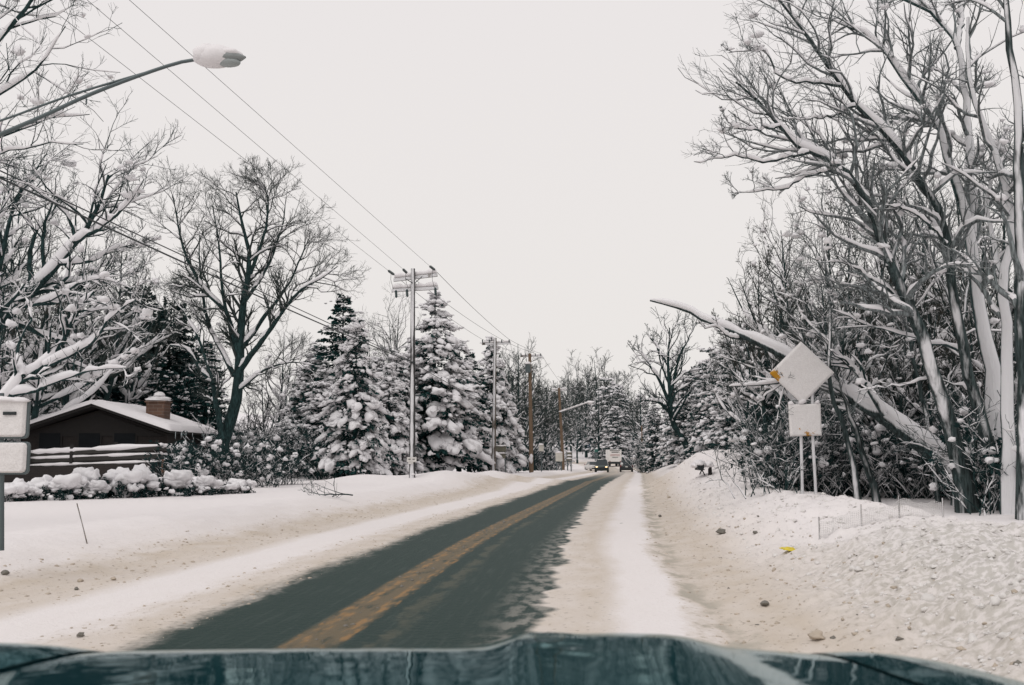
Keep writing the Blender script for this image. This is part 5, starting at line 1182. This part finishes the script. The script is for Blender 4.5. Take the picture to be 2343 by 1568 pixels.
def truck(p, a):
    root = empty("box_truck", p, "white box truck ahead of the black car at the bend, seen from behind", "truck", None, a)
    part("cargo_box", Geo().box((0, -.2, 2.05), (2.45, 5.2, 2.3)), M['truck_white'], root, False, .05); part("cab", Geo().box((0, 3.4, 1.45), (2.1, 1.7, 1.7)), M['truck_white'], root, False, .15)
    part("chassis", Geo().box((0, .2, .72), (2.1, 6.0, .3)), M['dark_metal'], root); part("bumper", Geo().box((0, -2.85, .62), (2.3, .12, .24)), M['dark_metal'], root, False, .02)
    for z, w, m, h in ((3.02, 2.0, 'dark_metal', .10), (2.72, 1.3, 'dark_metal', .13), (2.28, 1.8, 'stripe', .07), (2.05, 1.9, 'stripe', .06), (1.75, 1.1, 'grey_letter', .12)): part("stripe", Geo().box((0, -2.83, z), (w, .05, h)), M[m], root)
    for sx in (-1, 1):
        for yy in (-1.7, 3.2): part("wheel", Geo().cyl((sx * .75, yy, .45), (sx * 1.15, yy, .45), .45, sides=20), M['rubber'], root)
        part("mirror", Geo().box((sx * 1.38, 3.1, 1.9), (.16, .12, .42)), M['dark_metal'], root, False, .02); part("tail_light", Geo().box((sx * 1.0, -2.83, .98), (.22, .06, .14)), M['red'], root)
p, a = onroad(1402, 193); truck(p, a)

# ------------------------------------------------------------------ small things by the road
def mailbox():
    b = on_ground(1612, 1090); Y = b[1]; root = empty("mailbox", b, "mailbox on a bracket buried in snow before the plough heap, with a dark stake", "mailbox"); k = Y / F
    def q(px, py): return at(px, py, Y) - b
    g = Geo(); c = q(1600, 1068); g.cyl(c - [.0, .28, 0], c + [.0, .28, 0], .13, sides=16); part("box", g, M['dark_metal'], root)
    V, T = lumps([q(1600, 1064), q(1622, 1066), q(1590, 1068)], [[17 * k, .34, .20], [12 * k, .25, .15], [9 * k, .3, .12]], np.random.default_rng(2), 3, .12, [0, 0, 0], None, .35); part("snow_cap", Geo().add(V, T), M['snow'], root, True)
    for a_, c_ in (((1590, 1074), (1612, 1075)), ((1606, 1075), (1601, 1086)), ((1606, 1075), (1613, 1088))): part("bracket", Geo().cyl(q(*a_), q(*c_), .022, sides=6), M['dark_wood'], root)
    P = q(1627, 1093); P[2] = -.3; part("stake", Geo().cyl(P, q(1625, 1064), .055, .05, 8), M['dark_wood'], root); P = q(1622, 1092); P[2] = -.3; part("stake", Geo().cyl(P, q(1622, 1072), .03, .03, 8), M['dark_wood'], root)
mailbox()
def rag():
    b = on_ground(1811, 1263); n = 26; u, v = np.meshgrid(np.linspace(-1, 1, n), np.linspace(-1, 1, n), indexing='ij')
    z = .035 * (1 - u ** 2) * (1 - v ** 2) + .05 * np.abs(fbm(u * 2.4, v * 2.4, 71, 4)) + .008; x = u * .125 + .05 * fbm(u * 1.7, v * 1.7, 72); y = v * .08 + .05 * fbm(u * 1.7 + 9, v * 1.7, 73); z = z - .03 * u
    V = np.stack([x, y, z], -1).reshape(-1, 3); i = (np.arange(n - 1)[:, None] * n + np.arange(n - 1)[None]).ravel(); V2 = V - [0, 0, .006]
    F_ = np.stack([i, i + n, i + n + 1, i + 1], 1); edge = np.concatenate([np.arange(n), n * np.arange(1, n) + n - 1, (n - 1) * n + np.arange(n - 2, -1, -1), n * np.arange(n - 2, 0, -1)]); e2 = np.roll(edge, -1)
    o = link("yellow_rag", Geo().add(np.vstack([V, V2]), [F_, F_[:, ::-1] + n * n, np.stack([edge, e2, e2 + n * n, edge + n * n], 1)]).mesh("yellow_rag", m_plain("yellow plastic", (.62, .50, .03), .45, 0, .3, 20), True), loc=b); tag(o, "crumpled bright yellow plastic rag lying on the right snow bank", "rag")
rag()
b = on_ground(205, 1246); top = at(176, 1152, b[1] + .1) - b; o = link("marker_rod", Geo().cyl((0, 0, -.1), top, .009, .007, 8).mesh("marker_rod", M['wood_pole'], True), loc=b); tag(o, "thin leaning rod stuck in the snow on the left", "rod")
rng = np.random.default_rng(12); b = on_ground(745, 1136); P, R = grow(np.array([[.7, 0, .03]]), nrm(np.array([[-1, .1, .03]])), np.array([1.5]), np.array([.018]), rng, 10, .12, (0, 0, .02), .006); l1 = spawn(P, R, rng, 14, .1, 1, (30, 75), (.3, .6), .7, 6, .2, (0, 0, .35), .006); l2 = spawn(*l1, rng, 4, .2, 1, (30, 70), (.3, .6), .7, 4, .2, (0, 0, .3), .005)
g = Geo(); [g.add(*tubes(q[0], q[1], 4)) for q in ((P, R), l1, l2)]; o = link("fallen_branch", g.mesh("fallen_branch", M['twig'], True), loc=b); tag(o, "fallen bare branch lying on the snow left of the near pole", "branch")
# low mesh fence added in place of a faint windscreen reflection, right bank
def reflection_fence():
    b = on_ground(1990, 1196); Y = b[1]; root = empty("reflection_fence", b, "low pale mesh fence standing in for a windscreen reflection behind the right bank", "fence"); pts = [(1864, 1190), (1960, 1186), (2046, 1188), (2145, 1186)]; W_ = [on_ground(a, c + 14) for a, c in pts]
    W_ = [np.array([(a - PW / 2) / F * Y, Y, gz((a - PW / 2) / F * Y, Y)]) for a, c in pts]
    for w in W_: part("stake", Geo().cyl(w - b - [0, 0, .2], w - b + [0, 0, .30], .010, .009, 6), M['wood_pole'], root)
    a = W_[0]; e = W_[-1]; n, m = 60, 12; V = []
    for i in range(n):
        t = i / (n - 1); p = a + (e - a) * t; z0 = gz(p[0], p[1]) - .04; hh = .24 - .06 * abs(math.sin(t * 3 * math.pi)) + .0 * t
        for j in range(m): V.append((p[0] - b[0], p[1] - b[1] + .012 * math.sin(t * 40 + j), z0 - b[2] + (hh + .04) * j / (m - 1)))
    V = np.array(V); P = [V.reshape(n, m, 3)[:, j] for j in range(m)]; g = Geo(); g.add(*tubes(np.stack(P), np.full((m, n), .0025), 4)); Q = V.reshape(n, m, 3); g.add(*tubes(Q, np.full((n, m), .002), 4)); part("mesh", g, M['reflection_fence_mesh'], root)
M['reflection_fence_mesh'] = m_plain("pale reflection mesh", (.62, .61, .60), .8, 0, .15)
reflection_fence()
